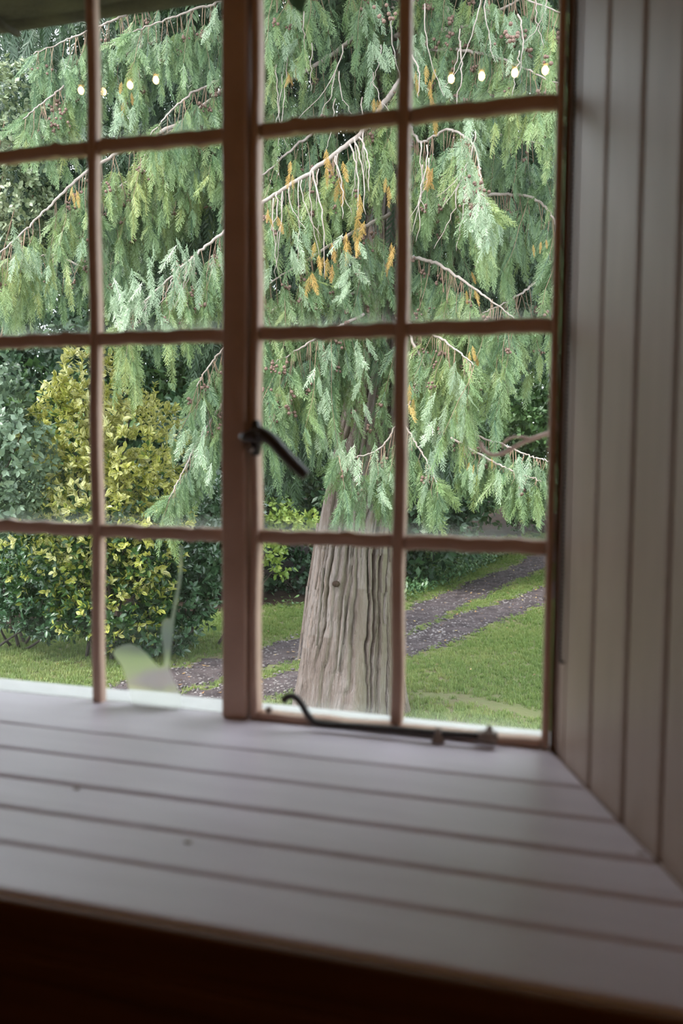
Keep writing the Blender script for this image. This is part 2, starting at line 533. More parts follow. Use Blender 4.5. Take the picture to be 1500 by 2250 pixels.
# stay bar along the bottom rail
s0 = W(830, 1602, -.03)
st = empty('stay', s0); st.parent = win2; st.location = Vector(s0) - win2.location
tube_part('stay_bar', smooth_path([at(622, 1540, -.035), at(634, 1530, -.035), at(650, 1533, -.035), at(664, 1550, -.035), at(680, 1576, -.034), at(705, 1590, -.033), at(830, 1600, -.031), at(960, 1611, -.030), at(1050, 1617, -.028)], 44), .0052, M_iron, st, s0, 10)
tube_part('stay_bracket', [at(1045, 1618, -.024), at(1070, 1618, -.026), at(1092, 1622, -.024)], [.007, .0105, .009], M_pin, st, s0, 10)
tube_part('bracket_screw', [at(1075, 1618, -.022), at(1075, 1596, -.024)], [.007, .004], M_pin, st, s0, 8)
for px in (962,):
    q = at(px, 1630, -.034)
    tube_part('stay_pin', [q, q + np.array([0, 0, .006]), q + np.array([0, 0, .012]), q + np.array([0, 0, .020])], [.010, .0075, .0048, .0055], M_pin, st, s0, 12)
# clip left at the foot of the casement
q = at(591, 1560, -.016)
tube_part('foot_clip', [q, q + np.array([.0, -.006, .002])], [.006, .004], M_pin, st, s0, 8)
# outer sill
bm = bmesh.new(); box_bm(bm, -1.9, .05, .022, .135, ZS - .06, ZS - .0035)
for v in bm.verts:
    if v.co.y > .1 and v.co.z > ZS - .02: v.co.z -= .014
bmesh.ops.subdivide_edges(bm, edges=list(bm.edges), cuts=6, use_grid_fill=True)
for v in bm.verts: v.co.z += .0012 * math.sin(v.co.x * 31 + v.co.y * 40)
struct(bm_obj('trim_6', bm, M_out), 'weathered white outer sill just beyond the glass')

# frosted film figure on the lower pane of the fixed light
def film():
    pts = [(292, 1552), (284, 1520), (276, 1488), (267, 1462), (256, 1448), (248, 1436), (253, 1425), (268, 1418), (288, 1415), (306, 1422), (322, 1436), (336, 1452),
           (350, 1466), (360, 1462), (361, 1440), (357, 1410), (354, 1385), (357, 1366), (366, 1358), (375, 1362), (381, 1330), (387, 1300), (392, 1270), (394, 1235), (395, 1200),
           (400, 1200), (400, 1240), (397, 1280), (390, 1320), (383, 1360), (379, 1400), (374, 1440), (372, 1470), (384, 1498), (394, 1522), (399, 1556), (370, 1561), (330, 1558)]
    bm = bmesh.new()
    bm.faces.new([bm.verts.new(W(a, b, .002)) for a, b in pts]).normal_update()
    bmesh.ops.triangulate(bm, faces=list(bm.faces), ngon_method='EAR_CLIP')
    m, nt, p = new_mat('frosted_film')
    nt.nodes.remove(p)
    rf = nt.nodes.new('ShaderNodeBsdfRefraction'); rf.inputs['Roughness'].default_value = .30; rf.inputs['IOR'].default_value = 1.05
    rf.inputs[0].default_value = (.96, .97, .93, 1)
    df = nt.nodes.new('ShaderNodeBsdfTranslucent'); df.inputs[0].default_value = (.85, .85, .84, 1)
    mx = nt.nodes.new('ShaderNodeMixShader'); mx.inputs[0].default_value = .10
    nt.links.new(rf.outputs[0], mx.inputs[1]); nt.links.new(df.outputs[0], mx.inputs[2])
    nt.links.new(mx.outputs[0], nt.nodes['Material Output'].inputs[0])
    return bm_obj('window_sticker', bm, m)
tag(film(), 'cloudy translucent cut-out with long raised tail stuck on lower pane', 'sticker')

# bead chain of the blind
q = W(1247, 800, -.045)
ch = empty('blind_chain', (q[0], q[1], HEAD))
tag(ch, 'hanging grey bead chain of a blind beside the right reveal', 'chain')
zb = W(1231, 1446, -.045)[2]
bm = bmesh.new()
bmesh.ops.create_uvsphere(bm, u_segments=8, v_segments=6, radius=.0028)
me = bpy.data.meshes.new('bead'); bm.to_mesh(me); bm.free()
V = np.array([v.co[:] for v in me.vertices]); F = []
for p in me.polygons:
    vv = list(p.vertices)
    for k in range(1, len(vv) - 1): F.append((vv[0], vv[k], vv[k + 1]))
F = np.array(F)
for sx in (0.0, .0075):
    zs_ = np.arange(zb, HEAD, .0056)
    VV = (V[None] + np.stack([np.full(len(zs_), q[0] + sx), np.full(len(zs_), q[1] + sx * .6), zs_], 1)[:, None, :]).reshape(-1, 3)
    FF = (F[None] + (np.arange(len(zs_)) * len(V))[:, None, None]).reshape(-1, 3)
    o = link('strand_of_beads', mesh_np('strand_of_beads', VV, FF, M_chain, smooth=True), ch); o['kind'] = 'stuff'
tube('loop_end', [(q[0], q[1], zb), (q[0] + .001, q[1] + .001, zb - .006), (q[0] + .0065, q[1] + .004, zb - .006), (q[0] + .0075, q[1] + .0045, zb)], .0022, M_chain, ch)
tube('wall_bracket', [(q[0] + .004, q[1], HEAD - .02), (q[0] + .004, q[1] + .02, HEAD - .02), (q[0] + .004, q[1] + .03, HEAD - .016)], .006, M_chain, ch)

# ------------------------------------------------------------------ room lamps (bars mirrored in the panes) and an added fill globe
m_bulb, nt, p = new_mat('glowing_bulb')
p.inputs['Emission Color'].default_value = (1.0, .56, .21, 1)
p.inputs['Emission Strength'].default_value = 50
M_brass = paint('aged_brass', (.35, .24, .10), (.45, .32, .15), .35)
LY = 2.6
for grp, label in (([(175, 197), (224, 200), (283, 185), (340, 174)], 'four bulb brass bar lamp seen mirrored in the left upper panes'),
                   ([(990, 171), (1057, 165), (1130, 158), (1197, 152)], 'four bulb brass bar lamp seen mirrored in the right upper panes')):
    bp = []
    for a, b in grp:
        v = W(a, b, LY); bp.append(np.array([v[0], -LY, v[2]]))
    c = sum(bp) / 4
    lamp = empty('ceiling_lamp', (c[0], c[1], CEIL))
    tag(lamp, label, 'lamp', 'bar lamps behind the viewer')
    tube('rod', [(c[0], c[1], CEIL), (c[0], c[1], CEIL - .2), (c[0], c[1], c[2] + .12)], .009, M_brass, lamp)
    tube('crossbar', [bp[0] + (0, 0, .12), c + (0, 0, .12), bp[3] + (0, 0, .12)], .010, M_brass, lamp)
    tube('ceiling_rose', [(c[0], c[1], CEIL), (c[0], c[1], CEIL - .03)], [.06, .045], M_brass, lamp, 16)
    for v in bp:
        tube('lamp_holder', [v + (0, 0, .13), v + (0, 0, .07), v + (0, 0, .022)], [.010, .012, .016], M_brass, lamp)
        bm = bmesh.new(); bmesh.ops.create_uvsphere(bm, u_segments=16, v_segments=10, radius=.0145, matrix=Matrix.Translation(Vector(v)) @ Matrix.Diagonal((1, 1, 1.25, 1)))
        bm_obj('bulb', bm, m_bulb, lamp, smooth=True)

fill_root = empty('added_fill_globe', (1.25, -3.5, CEIL))  # unseen globe added only as warm fill light for the room
tag(fill_root, 'added round globe for warm fill light, unseen behind the viewer', 'lamp')
tube('cord', [(1.25, -3.5, CEIL), (1.25, -3.5, CEIL - .3), (1.25, -3.5, CEIL - .62)], .004, M_iron, fill_root)
tube('lamp_holder', [(1.25, -3.5, CEIL - .56), (1.25, -3.5, CEIL - .60), (1.25, -3.5, CEIL - .64)], [.012, .018, .022], M_brass, fill_root)
bm = bmesh.new(); bmesh.ops.create_uvsphere(bm, u_segments=20, v_segments=12, radius=.09, matrix=Matrix.Translation((1.25, -3.5, CEIL - .72)))
m_globe, nt, p = new_mat('fill_globe_glow')
p.inputs['Emission Color'].default_value = (1.0, .52, .19, 1)
p.inputs['Emission Strength'].default_value = 26
bm_obj('globe', bm, m_globe, fill_root, smooth=True)

# ------------------------------------------------------------------ ground
G = -2.4
def gh(x, y):
    x = np.asarray(x, float); y = np.asarray(y, float)
    z = G + .05 * np.sin(x * .6 + 1) * np.sin(y * .45) + .02 * np.sin(x * 2.1) * np.sin(y * 1.7 + .5)
    k = np.clip((y - 13) / 14, 0, 1) * np.clip((-x - 1 + (y - 14) * .3) / 4 + .6, 0.2, 1)
    return z + 1.1 * k * k
def ground_pt(px, py):
    q = onz(px, py, G)
    return np.array([q[0], q[1], gh(q[0], q[1])])
M_soil, nt, p = new_mat('lawn_soil')
n1 = world_noise(nt, .9, 4); n2 = world_noise(nt, 14, 5)
mx1 = nt.nodes.new('ShaderNodeMath'); mx1.operation = 'MULTIPLY_ADD'
nt.links.new(n2.outputs['Fac'], mx1.inputs[0]); mx1.inputs[1].default_value = .5
nt.links.new(n1.outputs['Fac'], mx1.inputs[2])
r = ramp(nt, [(.5, (.085, .105, .03)), (.75, (.12, .125, .045)), (.95, (.12, .095, .05))])
nt.links.new(mx1.outputs[0], r.inputs[0]); nt.links.new(r.outputs[0], p.inputs['Base Color'])
p.inputs['Roughness'].default_value = .95
bump(nt, p, n2, .6, .03)
gx = np.linspace(-26, 14, 161); gy = np.concatenate([np.linspace(.03, 16, 110), np.linspace(16.5, 60, 40)])
XX, YY = np.meshgrid(gx, gy)
V = np.stack([XX.ravel(), YY.ravel(), gh(XX, YY).ravel()], 1)
nx = len(gx)
ii = (np.arange(len(gy) - 1)[:, None] * nx + np.arange(nx - 1)[None]).ravel()
F = np.stack([ii, ii + 1, ii + nx + 1, ii + nx], 1)
struct(link('ground', mesh_np('ground', V, F, M_soil, smooth=True)), 'green lawn sloping away from the house')

M_track = paint('damp_dark_gravel', (.034, .026, .028), (.095, .074, .076), .9, 5, None, .8, .15)
tracks = [([(1330, 1190), (1200, 1240), (1120, 1268), (1010, 1310), (900, 1366), (760, 1402), (620, 1437), (440, 1481), (250, 1530)], .36),
          ([(1330, 1252), (1200, 1306), (1090, 1345), (990, 1385), (895, 1420), (760, 1465), (620, 1503), (480, 1532), (330, 1580)], .33)]
track_pts = []
for k, (pp, hw) in enumerate(tracks):
    path = smooth_path([ground_pt(a, b) for a, b in pp], 120)
    T = np.gradient(path, axis=0)[:, :2]; T /= np.linalg.norm(T, axis=1)[:, None]
    N = np.stack([-T[:, 1], T[:, 0]], 1)
    track_pts.append((path, hw, N))
    cols = np.linspace(-1, 1, 9)
    V = []
    for i, q in enumerate(path):
        we = hw * (1 + .22 * math.sin(i * .9 + k) + .12 * math.sin(i * 2.3) + rng.uniform(-.1, .1))
        for c in cols:
            x, y = q[0] + N[i, 0] * c * we, q[1] + N[i, 1] * c * we
            V.append((x, y, gh(x, y) + .014 - .016 * abs(c) ** 3 + rng.uniform(0, .004)))
    ii = (np.arange(len(path) - 1)[:, None] * 9 + np.arange(8)[None]).ravel()
    F = np.stack([ii, ii + 1, ii + 10, ii + 9], 1)
    struct(link('path', mesh_np('path', np.array(V), F, M_track)), ('far' if k == 0 else 'near') + ' wheel track of damp dark gravel across the lawn')
def track_dist(x, y):
    d = np.full(len(x), 9.0)
    for path, hw, N in track_pts:
        dd = np.sqrt((x[:, None] - path[None, :, 0]) ** 2 + (y[:, None] - path[None, :, 1]) ** 2).min(1) / hw
        d = np.minimum(d, dd)
    return d

# ------------------------------------------------------------------ leaf and spray templates
def frond(seed, n=13, sec=3, wide=1.0):
    """a flat drooping cypress spray hanging from the origin, one unit long"""
    g = np.random.default_rng(seed)
    V, F, t = [], [], []
    cx, cy = g.uniform(-.12, .12), g.uniform(-.15, .15)
    def stem(s): return np.array([cx * s * s, cy * s * s, -s])
    def tri(a, b, c, ta, tb, tc):
        k = len(V); V.extend([a, b, c]); t.extend([ta, tb, tc]); F.append((k, k + 1, k + 2))
    ss = np.linspace(0, 1, 6)
    for a, b in zip(ss[:-1], ss[1:]):
        wa, wb = .011 * (1 - a) + .004, .011 * (1 - b) + .003
        A, B = stem(a), stem(b); e = np.array([1, 0, 0])
        tri(A - e * wa, A + e * wa, B + e * wb, 0, 0, .1); tri(A - e * wa, B + e * wb, B - e * wb, 0, .1, .1)
    for i in range(2 * n):
        s = .04 + .92 * (i + g.uniform(-.3, .3)) / (2 * n)
        s = max(s, .01)
        side = 1 if i % 2 else -1
        L = (.25 * min(1, .3 + s * 3.2) * (1 - s) ** .7 + .05) * g.uniform(.65, 1.2)
        ang = math.radians(g.uniform(26, 44))
        d = np.array([side * math.sin(ang), g.uniform(-.22, .22), -math.cos(ang)])
        B0 = stem(s); dn = np.array([0, 0, -1.0])
        mid = B0 + d * L * .55; end = B0 + d * L * .9 + dn * L * .16
        nrm = np.array([math.cos(ang) * side, g.uniform(-.3, .3), math.sin(ang)]); w = .0085 * wide
        tri(B0 - nrm * w * .7, B0 + nrm * w * .7, mid + nrm * w, .2, .2, .55)
        tri(B0 - nrm * w * .7, mid + nrm * w, mid - nrm * w, .2, .55, .55)
        tri(mid - nrm * w, mid + nrm * w, end, .55, .55, 1)
        if sec and L > .09:
            for j in range(sec):
                u = (.25 + .6 * j / max(1, sec - 1))
                b = B0 + d * L * u
                for sd in (1, -1):
                    l2 = L * (.36 * (1 - u) + .12) * g.uniform(.8, 1.2)
                    d2 = d * .75 + nrm * sd * .62; d2[1] += g.uniform(-.25, .25)
                    e2 = b + d2 * l2
                    pr = nrm * .35 - d * .6 * sd
                    tri(b - d * .012 * wide, b + d * .012 * wide, e2, .5, .5, 1)
    return np.array(V), np.array(F), np.array(t)
FR = [frond(k) for k in range(6)]
FR_LOW = [frond(20 + k, n=9, sec=0, wide=2.3) for k in range(3)]
def leaf_t(wd, fold=.12, curl=.12, n=3):
    """oval leaf from the origin along -Z... t is 0 at the midrib, 1 on the margin"""
    V, F, t = [], [], []
    ss = np.linspace(0, 1, n + 2)
    for s in ss:
        w = wd * math.sin(math.pi * s ** .85) * .5
        z = s; y = curl * s * s
        V += [(0, y, z)]; t += [0]
        V += [(-w, y - fold * w * 2, z), (w, y - fold * w * 2, z)]; t += [1, 1]
    for i in range(n + 1):
        a = 3 * i; b = 3 * (i + 1)
        if i == 0: F += [(a, b + 1, b), (a, b, b + 2)]
        elif i == n: F += [(a, a + 1, b), (a, b, a + 2)]
        else: F += [(a, a + 1, b + 1), (a, b + 1, b), (a, b, b + 2), (a, b + 2, a + 2)]
    return np.array(V, float), np.array(F), np.array(t, float)
LEAF_HOLLY = [leaf_t(.52, .15, .10), leaf_t(.46, .22, -.08)]
LEAF_OVAL = [leaf_t(.62, .10, .15, 2), leaf_t(.55, .16, -.12, 2)]
LEAF_FAR = [leaf_t(.6, .18, .1, 1), leaf_t(.5, .1, -.1, 1)]

# ------------------------------------------------------------------ grass
SHADE_LINE = np.array([(-200, 1385), (0, 1385), (200, 1395), (380, 1385), (480, 1345), (600, 1333), (700, 1330), (850, 1215), (1000, 1192), (1200, 1175), (1400, 1165)], float)
def shade_line(px):
    return np.interp(px, SHADE_LINE[:, 0], SHADE_LINE[:, 1])
M_grass = leaf_mat('grass_blades', [(.2, (.095, .17, .035)), (.55, (.17, .25, .06)), (.9, (.30, .32, .11))], (.30, .38, .14), .5, .5, .3, .35, patch=.8)
def tuft(seed):
    g = np.random.default_rng(seed); V, F, t = [], [], []
    for i in range(14):
        a = g.uniform(0, 6.28); r0 = g.uniform(0, 1.0); b = np.array([math.cos(a) * r0, math.sin(a) * r0, 0])
        h = g.uniform(.5, 1.15); la = g.uniform(0, 6.28); lean = g.uniform(.1, .7)
        e = b + np.array([math.cos(la) * lean * h, math.sin(la) * lean * h, h])
        mid = (b + e) / 2 + np.array([0, 0, .12 * h])
        sd = np.array([-math.sin(la), math.cos(la), 0]) * .075
        k = len(V); V += [b - sd, b + sd, mid + sd * .8, mid - sd * .8, e]; t += [0, 0, .5, .5, 1]
        F += [(k, k + 1, k + 2), (k, k + 2, k + 3), (k + 3, k + 2, k + 4)]
    return np.array(V), np.array(F), np.array(t)
TU = [tuft(k) for k in range(4)]
N = 95000
gx_ = rng.uniform(-9, .6, N); gy_ = 4.6 + rng.uniform(0, 1, N) ** 1.7 * 17
gz_ = gh(gx_, gy_)
px, py, w = proj(np.stack([gx_, gy_, gz_], 1))
td = track_dist(gx_, gy_)
patch = np.sin(gx_ * 2.3 + 1.7 * np.sin(gy_ * 1.3)) * np.sin(gy_ * 1.9 + gx_)
dirt = np.zeros(N)
for (a, b, ra, rb) in ((960, 1528, 60, 8), (1040, 1540, 60, 9), (1110, 1556, 60, 10), (1175, 1572, 60, 11), (960, 1590, 90, 5)):
    dirt += np.exp(-((px - a) / ra) ** 2 - ((py - b) / rb) ** 2)
keep = (px > -60) & (px < 1270) & (py < 1620) & (py > shade_line(px) + rng.normal(0, 5, N)) & (td + rng.uniform(-.25, .25, N) > 1.02) & (rng.uniform(0, 1, N) > dirt * 1.3) & (patch + rng.uniform(0, 1.4, N) > -.3)
keep &= ~((px > 640) & (px < 880) & (py > 1595))
gx_, gy_, gz_ = gx_[keep], gy_[keep], gz_[keep]
n = len(gx_); tdk = td[keep]
hs = rng.uniform(.022, .042, n) * np.where(tdk < 1.6, .8, 1) * (1 + .03 * gy_)
R = rot_batch(rng.uniform(0, 6.28, n), np.zeros(n), np.zeros(n))
gr = scatter('grass', TU, rng.integers(0, 4, n), R, np.stack([gx_, gy_, gz_ - .004], 1), hs, M_grass, None, np.clip(rng.normal(.55, .25, n), 0, 1))
tag(gr, 'short green lawn grass growing around the cypress trunk', 'grass', kind='stuff')
# pebbles and fallen leaves on the tracks
peb = []
for path, hw, Nn in track_pts:
    k = rng.integers(0, 118, 1800); c = rng.uniform(-1, 1, 1800)
    peb.append(np.stack([path[k, 0] + Nn[k, 0] * c * hw + rng.uniform(-.1, .1, 1800), path[k, 1] + Nn[k, 1] * c * hw + rng.uniform(-.1, .1, 1800)], 1))
peb = np.vstack(peb)
bm = bmesh.new(); bmesh.ops.create_icosphere(bm, subdivisions=1, radius=1)
Vp = np.array([v.co[:] for v in bm.verts]) * (1, .8, .55); Fp = np.array([[v.index for v in f.verts] for f in bm.faces]); bm.free()
M_peb = leaf_mat('pebbles', [(.2, (.06, .048, .05)), (.6, (.13, .11, .11)), (.95, (.26, .23, .225))], rough=.8, transl=0)
n = len(peb)
o = scatter('gravel', [(Vp, Fp, np.zeros(len(Vp)))], np.zeros(n, int), rot_batch(rng.uniform(0, 6.28, n), rng.uniform(-.3, .3, n), np.zeros(n)),
            np.stack([peb[:, 0], peb[:, 1], gh(peb[:, 0], peb[:, 1]) + .012], 1), rng.uniform(.009, .026, n), M_peb, None, rng.uniform(0, 1, n))
tag(o, 'loose dark pebbles lying along both wheel tracks', 'gravel', kind='stuff')
M_fall = leaf_mat('fallen_leaf', [(.2, (.16, .08, .035)), (.5, (.32, .17, .06)), (.85, (.50, .38, .14))], rough=.6, transl=.1)
N = 1500
lx = rng.uniform(-8, 1, N); ly = rng.uniform(5.2, 19, N)
sel = (track_dist(lx, ly) < rng.exponential(1.4, N) + .6)
lx, ly = lx[sel], ly[sel]; n = len(lx)
o = scatter('fallen_leaves', LEAF_FAR, rng.integers(0, 2, n), rot_batch(rng.uniform(0, 6.28, n), rng.uniform(1.2, 1.9, n), rng.uniform(-.4, .4, n)),
            np.stack([lx, ly, gh(lx, ly) + .03], 1), rng.uniform(.03, .06, n), M_fall, None, rng.uniform(0, 1, n))
tag(o, 'brown and yellow fallen leaves strewn over tracks and lawn', 'leaves', kind='stuff')

# ------------------------------------------------------------------ cypress tree
TY = 6.65
base = onz(766, 1596, G)
cyp = empty('cypress_tree', (W(768, 1590, TY)[0], TY, G))
tag(cyp, 'large drooping cypress tree with thick fissured trunk on the lawn', 'tree')
def trunk():
    py_k = [1640, 1590, 1540, 1500, 1400, 1300, 1200, 1130, 980, 830, 640, 450, 200, 0, -300]
    cx_k = [764, 765, 765, 766, 768, 773, 780, 787, 808, 830, 842, 852, 862, 870, 880]
    hw_k = [128, 119, 112, 108, 100, 92, 84, 79, 69, 60, 52, 44, 34, 28, 20]
    pts = np.array([W(a, b, TY) for a, b in zip(cx_k, py_k)])
    rad = np.array([h_ * (p_ - CAM) @ AX_F / FPX for h_, p_ in zip(hw_k, pts)])
    zz = np.linspace(G - .08, pts[-1, 2], 330)
    zr = pts[:, 2]
    cx = np.interp(zz, zr, pts[:, 0]); rr = np.interp(zz, zr, rad)
    ns = 260
    th = np.linspace(0, 2 * np.pi, ns, endpoint=False)
    TH, ZZ = np.meshgrid(th, zz)
    g = np.random.default_rng(3)
    depth = np.zeros_like(TH); shade = np.zeros_like(TH)
    drift = .10 * np.sin(ZZ * 1.3 + TH) + .05 * np.sin(ZZ * 3.1 + 2 * TH) + .03 * np.sin(ZZ * 7 + 5 * TH)
    wob = .008 * np.sin(ZZ * 23 + 9 * TH) + .006 * np.sin(ZZ * 41 + 4 * TH)
    # fissures: vertical lines that start and stop
    for i in range(120):
        t0 = g.uniform(0, 6.283); z0 = g.uniform(-2.6, 1.6); ln = g.uniform(.35, 1.5); wd = g.uniform(.008, .030); dp = g.uniform(.4, 1.0)
        tt = (TH + drift + wob - t0 + g.uniform(-.05, .05) * (ZZ - z0) + np.pi) % (2 * np.pi) - np.pi
        depth += -dp * np.exp(-(tt / wd) ** 2) * np.clip(1.25 - np.abs(ZZ - z0) / ln, 0, 1)
    u = (TH + drift * 1.0 + wob) * 15 / (2 * np.pi)
    fr = np.abs((u % 1) - .5) * 2
    depth += -.55 * np.clip((fr - .72) / .28, 0, 1) ** 1.5
    plate = np.floor(u) * 7.13
    shade = .5 + .5 * np.sin(plate) * np.cos(plate * 1.7 + np.floor(ZZ * 1.1 + np.sin(plate)) * 2.1)
    fine = np.sin(u * 2 * np.pi * 6 + 3 * np.sin(ZZ * 2)) * .10 + g.normal(0, .05, TH.shape) + .08 * np.sin(u * 2 * np.pi * 13 + ZZ * 3)
    lump = .5 * np.sin(3 * TH + .7) + .35 * np.sin(5 * TH + ZZ * .5) + .25 * np.sin(8 * TH - ZZ * .8)
    depth = np.maximum(depth, -1.4)
    flare = 1 + .10 * np.clip((-1.7 - ZZ) / .7, 0, 1) * (np.sin(5 * TH + 1) + .5 * np.sin(9 * TH))
    RR = (rr[:, None] + .022) * flare + .044 * depth + .006 * fine + .012 * lump
    V = np.stack([cx[:, None] + RR * np.cos(TH), TY + RR * np.sin(TH), ZZ], -1).reshape(-1, 3)
    i, j = np.meshgrid(np.arange(len(zz) - 1), np.arange(ns), indexing='ij')
    a = (i * ns + j).ravel(); b = (i * ns + (j + 1) % ns).ravel()
    F = np.stack([a, b, b + ns, a + ns], 1)
    m, nt, p = new_mat('fibrous_bark')
    r = ramp(nt, [(0, (.105, .074, .063)), (.4, (.165, .127, .113)), (.7, (.225, .188, .178)), (1, (.215, .155, .13))])
    n1 = world_noise(nt, 5, 6, (6, 6, .8)); n2 = world_noise(nt, 22, 5, (3, 3, .5))
    ad = nt.nodes.new('ShaderNodeMath'); ad.operation = 'MULTIPLY_ADD'; ad.inputs[1].default_value = .55
    nt.links.new(attr(nt, 't'), ad.inputs[0])
    sc = nt.nodes.new('ShaderNodeMath'); sc.operation = 'MULTIPLY_ADD'; sc.inputs[1].default_value = 1.0; sc.inputs[2].default_value = -.27
    nt.links.new(n1.outputs['Fac'], sc.inputs[0]); nt.links.new(sc.outputs[0], ad.inputs[2])
    nt.links.new(ad.outputs[0], r.inputs[0])
    # green algae on one flank of the bark
    alg = world_noise(nt, 2.2, 3)
    ge = nt.nodes.new('ShaderNodeNewGeometry'); sp = nt.nodes.new('ShaderNodeSeparateXYZ')
    nt.links.new(ge.outputs['Normal'], sp.inputs[0])
    mm = nt.nodes.new('ShaderNodeMath'); mm.operation = 'MULTIPLY'; mm.use_clamp = True
    nt.links.new(sp.outputs['X'], mm.inputs[0]); nt.links.new(alg.outputs['Fac'], mm.inputs[1])
    c = mix_rgb(nt, mm.outputs[0], r.outputs[0], (.16, .155, .09))
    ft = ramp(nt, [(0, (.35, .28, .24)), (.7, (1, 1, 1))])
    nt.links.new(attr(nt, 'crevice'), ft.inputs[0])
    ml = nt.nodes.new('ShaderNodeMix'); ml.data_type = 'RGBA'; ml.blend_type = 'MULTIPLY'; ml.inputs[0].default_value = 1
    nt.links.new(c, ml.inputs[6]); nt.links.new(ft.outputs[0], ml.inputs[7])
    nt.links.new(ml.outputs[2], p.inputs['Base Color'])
    p.inputs['Roughness'].default_value = .92; p.inputs['Specular IOR Level'].default_value = .2
    bump(nt, p, n2, 1.0, .035)
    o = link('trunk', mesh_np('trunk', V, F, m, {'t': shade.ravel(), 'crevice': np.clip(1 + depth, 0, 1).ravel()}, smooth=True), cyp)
    # strips of bark that stand off the trunk
    for k in range(14):
        t0 = g.uniform(np.pi * 1.02, np.pi * 1.98); z0 = g.uniform(-2.2, -.6); ln = g.uniform(.25, .7)
        zs_ = np.linspace(z0, z0 + ln, 10)
        rr_ = np.interp(zs_, zr, rad) + .022 + .014 + .01 * np.abs(np.linspace(-1, 1, 10)) ** 2
        tt = t0 + .05 * np.sin(zs_ * 3 + k)
        cxx = np.interp(zs_, zr, pts[:, 0])
        wd = .016 * np.sin(np.linspace(.25, np.pi - .25, 10)) / rr_
        A = [np.stack([cxx + (rr_ + d_) * np.cos(tt + s_ * wd), TY + (rr_ + d_) * np.sin(tt + s_ * wd), zs_], 1) for s_, d_ in ((-1, -.022), (-.8, 0), (.8, 0), (1, -.022))]
        V = np.stack(A, 1).reshape(-1, 3)
        F = [(i * 4 + j, i * 4 + j + 1, i * 4 + j + 5, i * 4 + j + 4) for i in range(9) for j in range(3)]
        s_o = link('bark_strip', mesh_np('bark_strip', V, np.array(F), m, {'t': np.full(len(V), g.uniform(.1, .9)), 'crevice': np.ones(len(V))}, smooth=True), None)
        s_o.parent = o
    # a healed branch knot
    q = W(738, 1283, TY - .42)
    bm = bmesh.new(); bmesh.ops.create_uvsphere(bm, u_segments=14, v_segments=8, radius=.035, matrix=Matrix.Translation(q) @ Matrix.Diagonal((1, .7, .8, 1)))
    me = bpy.data.meshes.new('knot'); bm.to_mesh(me); bm.free(); me.materials.append(m)
    k_ = bpy.data.objects.new('knot', me); COL.objects.link(k_); k_.parent = o
    return m
M_bark = trunk()
M_limb = paint('pale_limb_bark', (.24, .185, .16), (.38, .325, .295), .85, 12, None, .5)
M_twig = paint('tan_twig', (.17, .105, .070), (.27, .18, .12), .8, 8)
M_frond = leaf_mat('cypress_foliage', [(.05, (.014, .040, .022)), (.24, (.033, .088, .047)), (.46, (.068, .130, .046)), (.70, (.142, .187, .046)), (.95, (.25, .26, .065))],
                   (.31, .43, .20), .55, .40, .4, .22, patch=1.1)
M_frond_in = leaf_mat('shaded_cypress_foliage', [(.1, (.008, .024, .012)), (.5, (.018, .046, .019)), (.9, (.038, .075, .024))], (.06, .11, .05), .4, .5, .4, .15, patch=1.1)  # shade of the gaps behind the sprays is put into this leaf colour
M_gold = leaf_mat('golden_dying_foliage', [(.2, (.26, .13, .035)), (.5, (.36, .21, .045)), (.9, (.42, .28, .08))], (.45, .31, .10), .4, .5, .3, .25)
M_cone = paint('brown_cone', (.10, .055, .04), (.19, .115, .09), .7, 30)

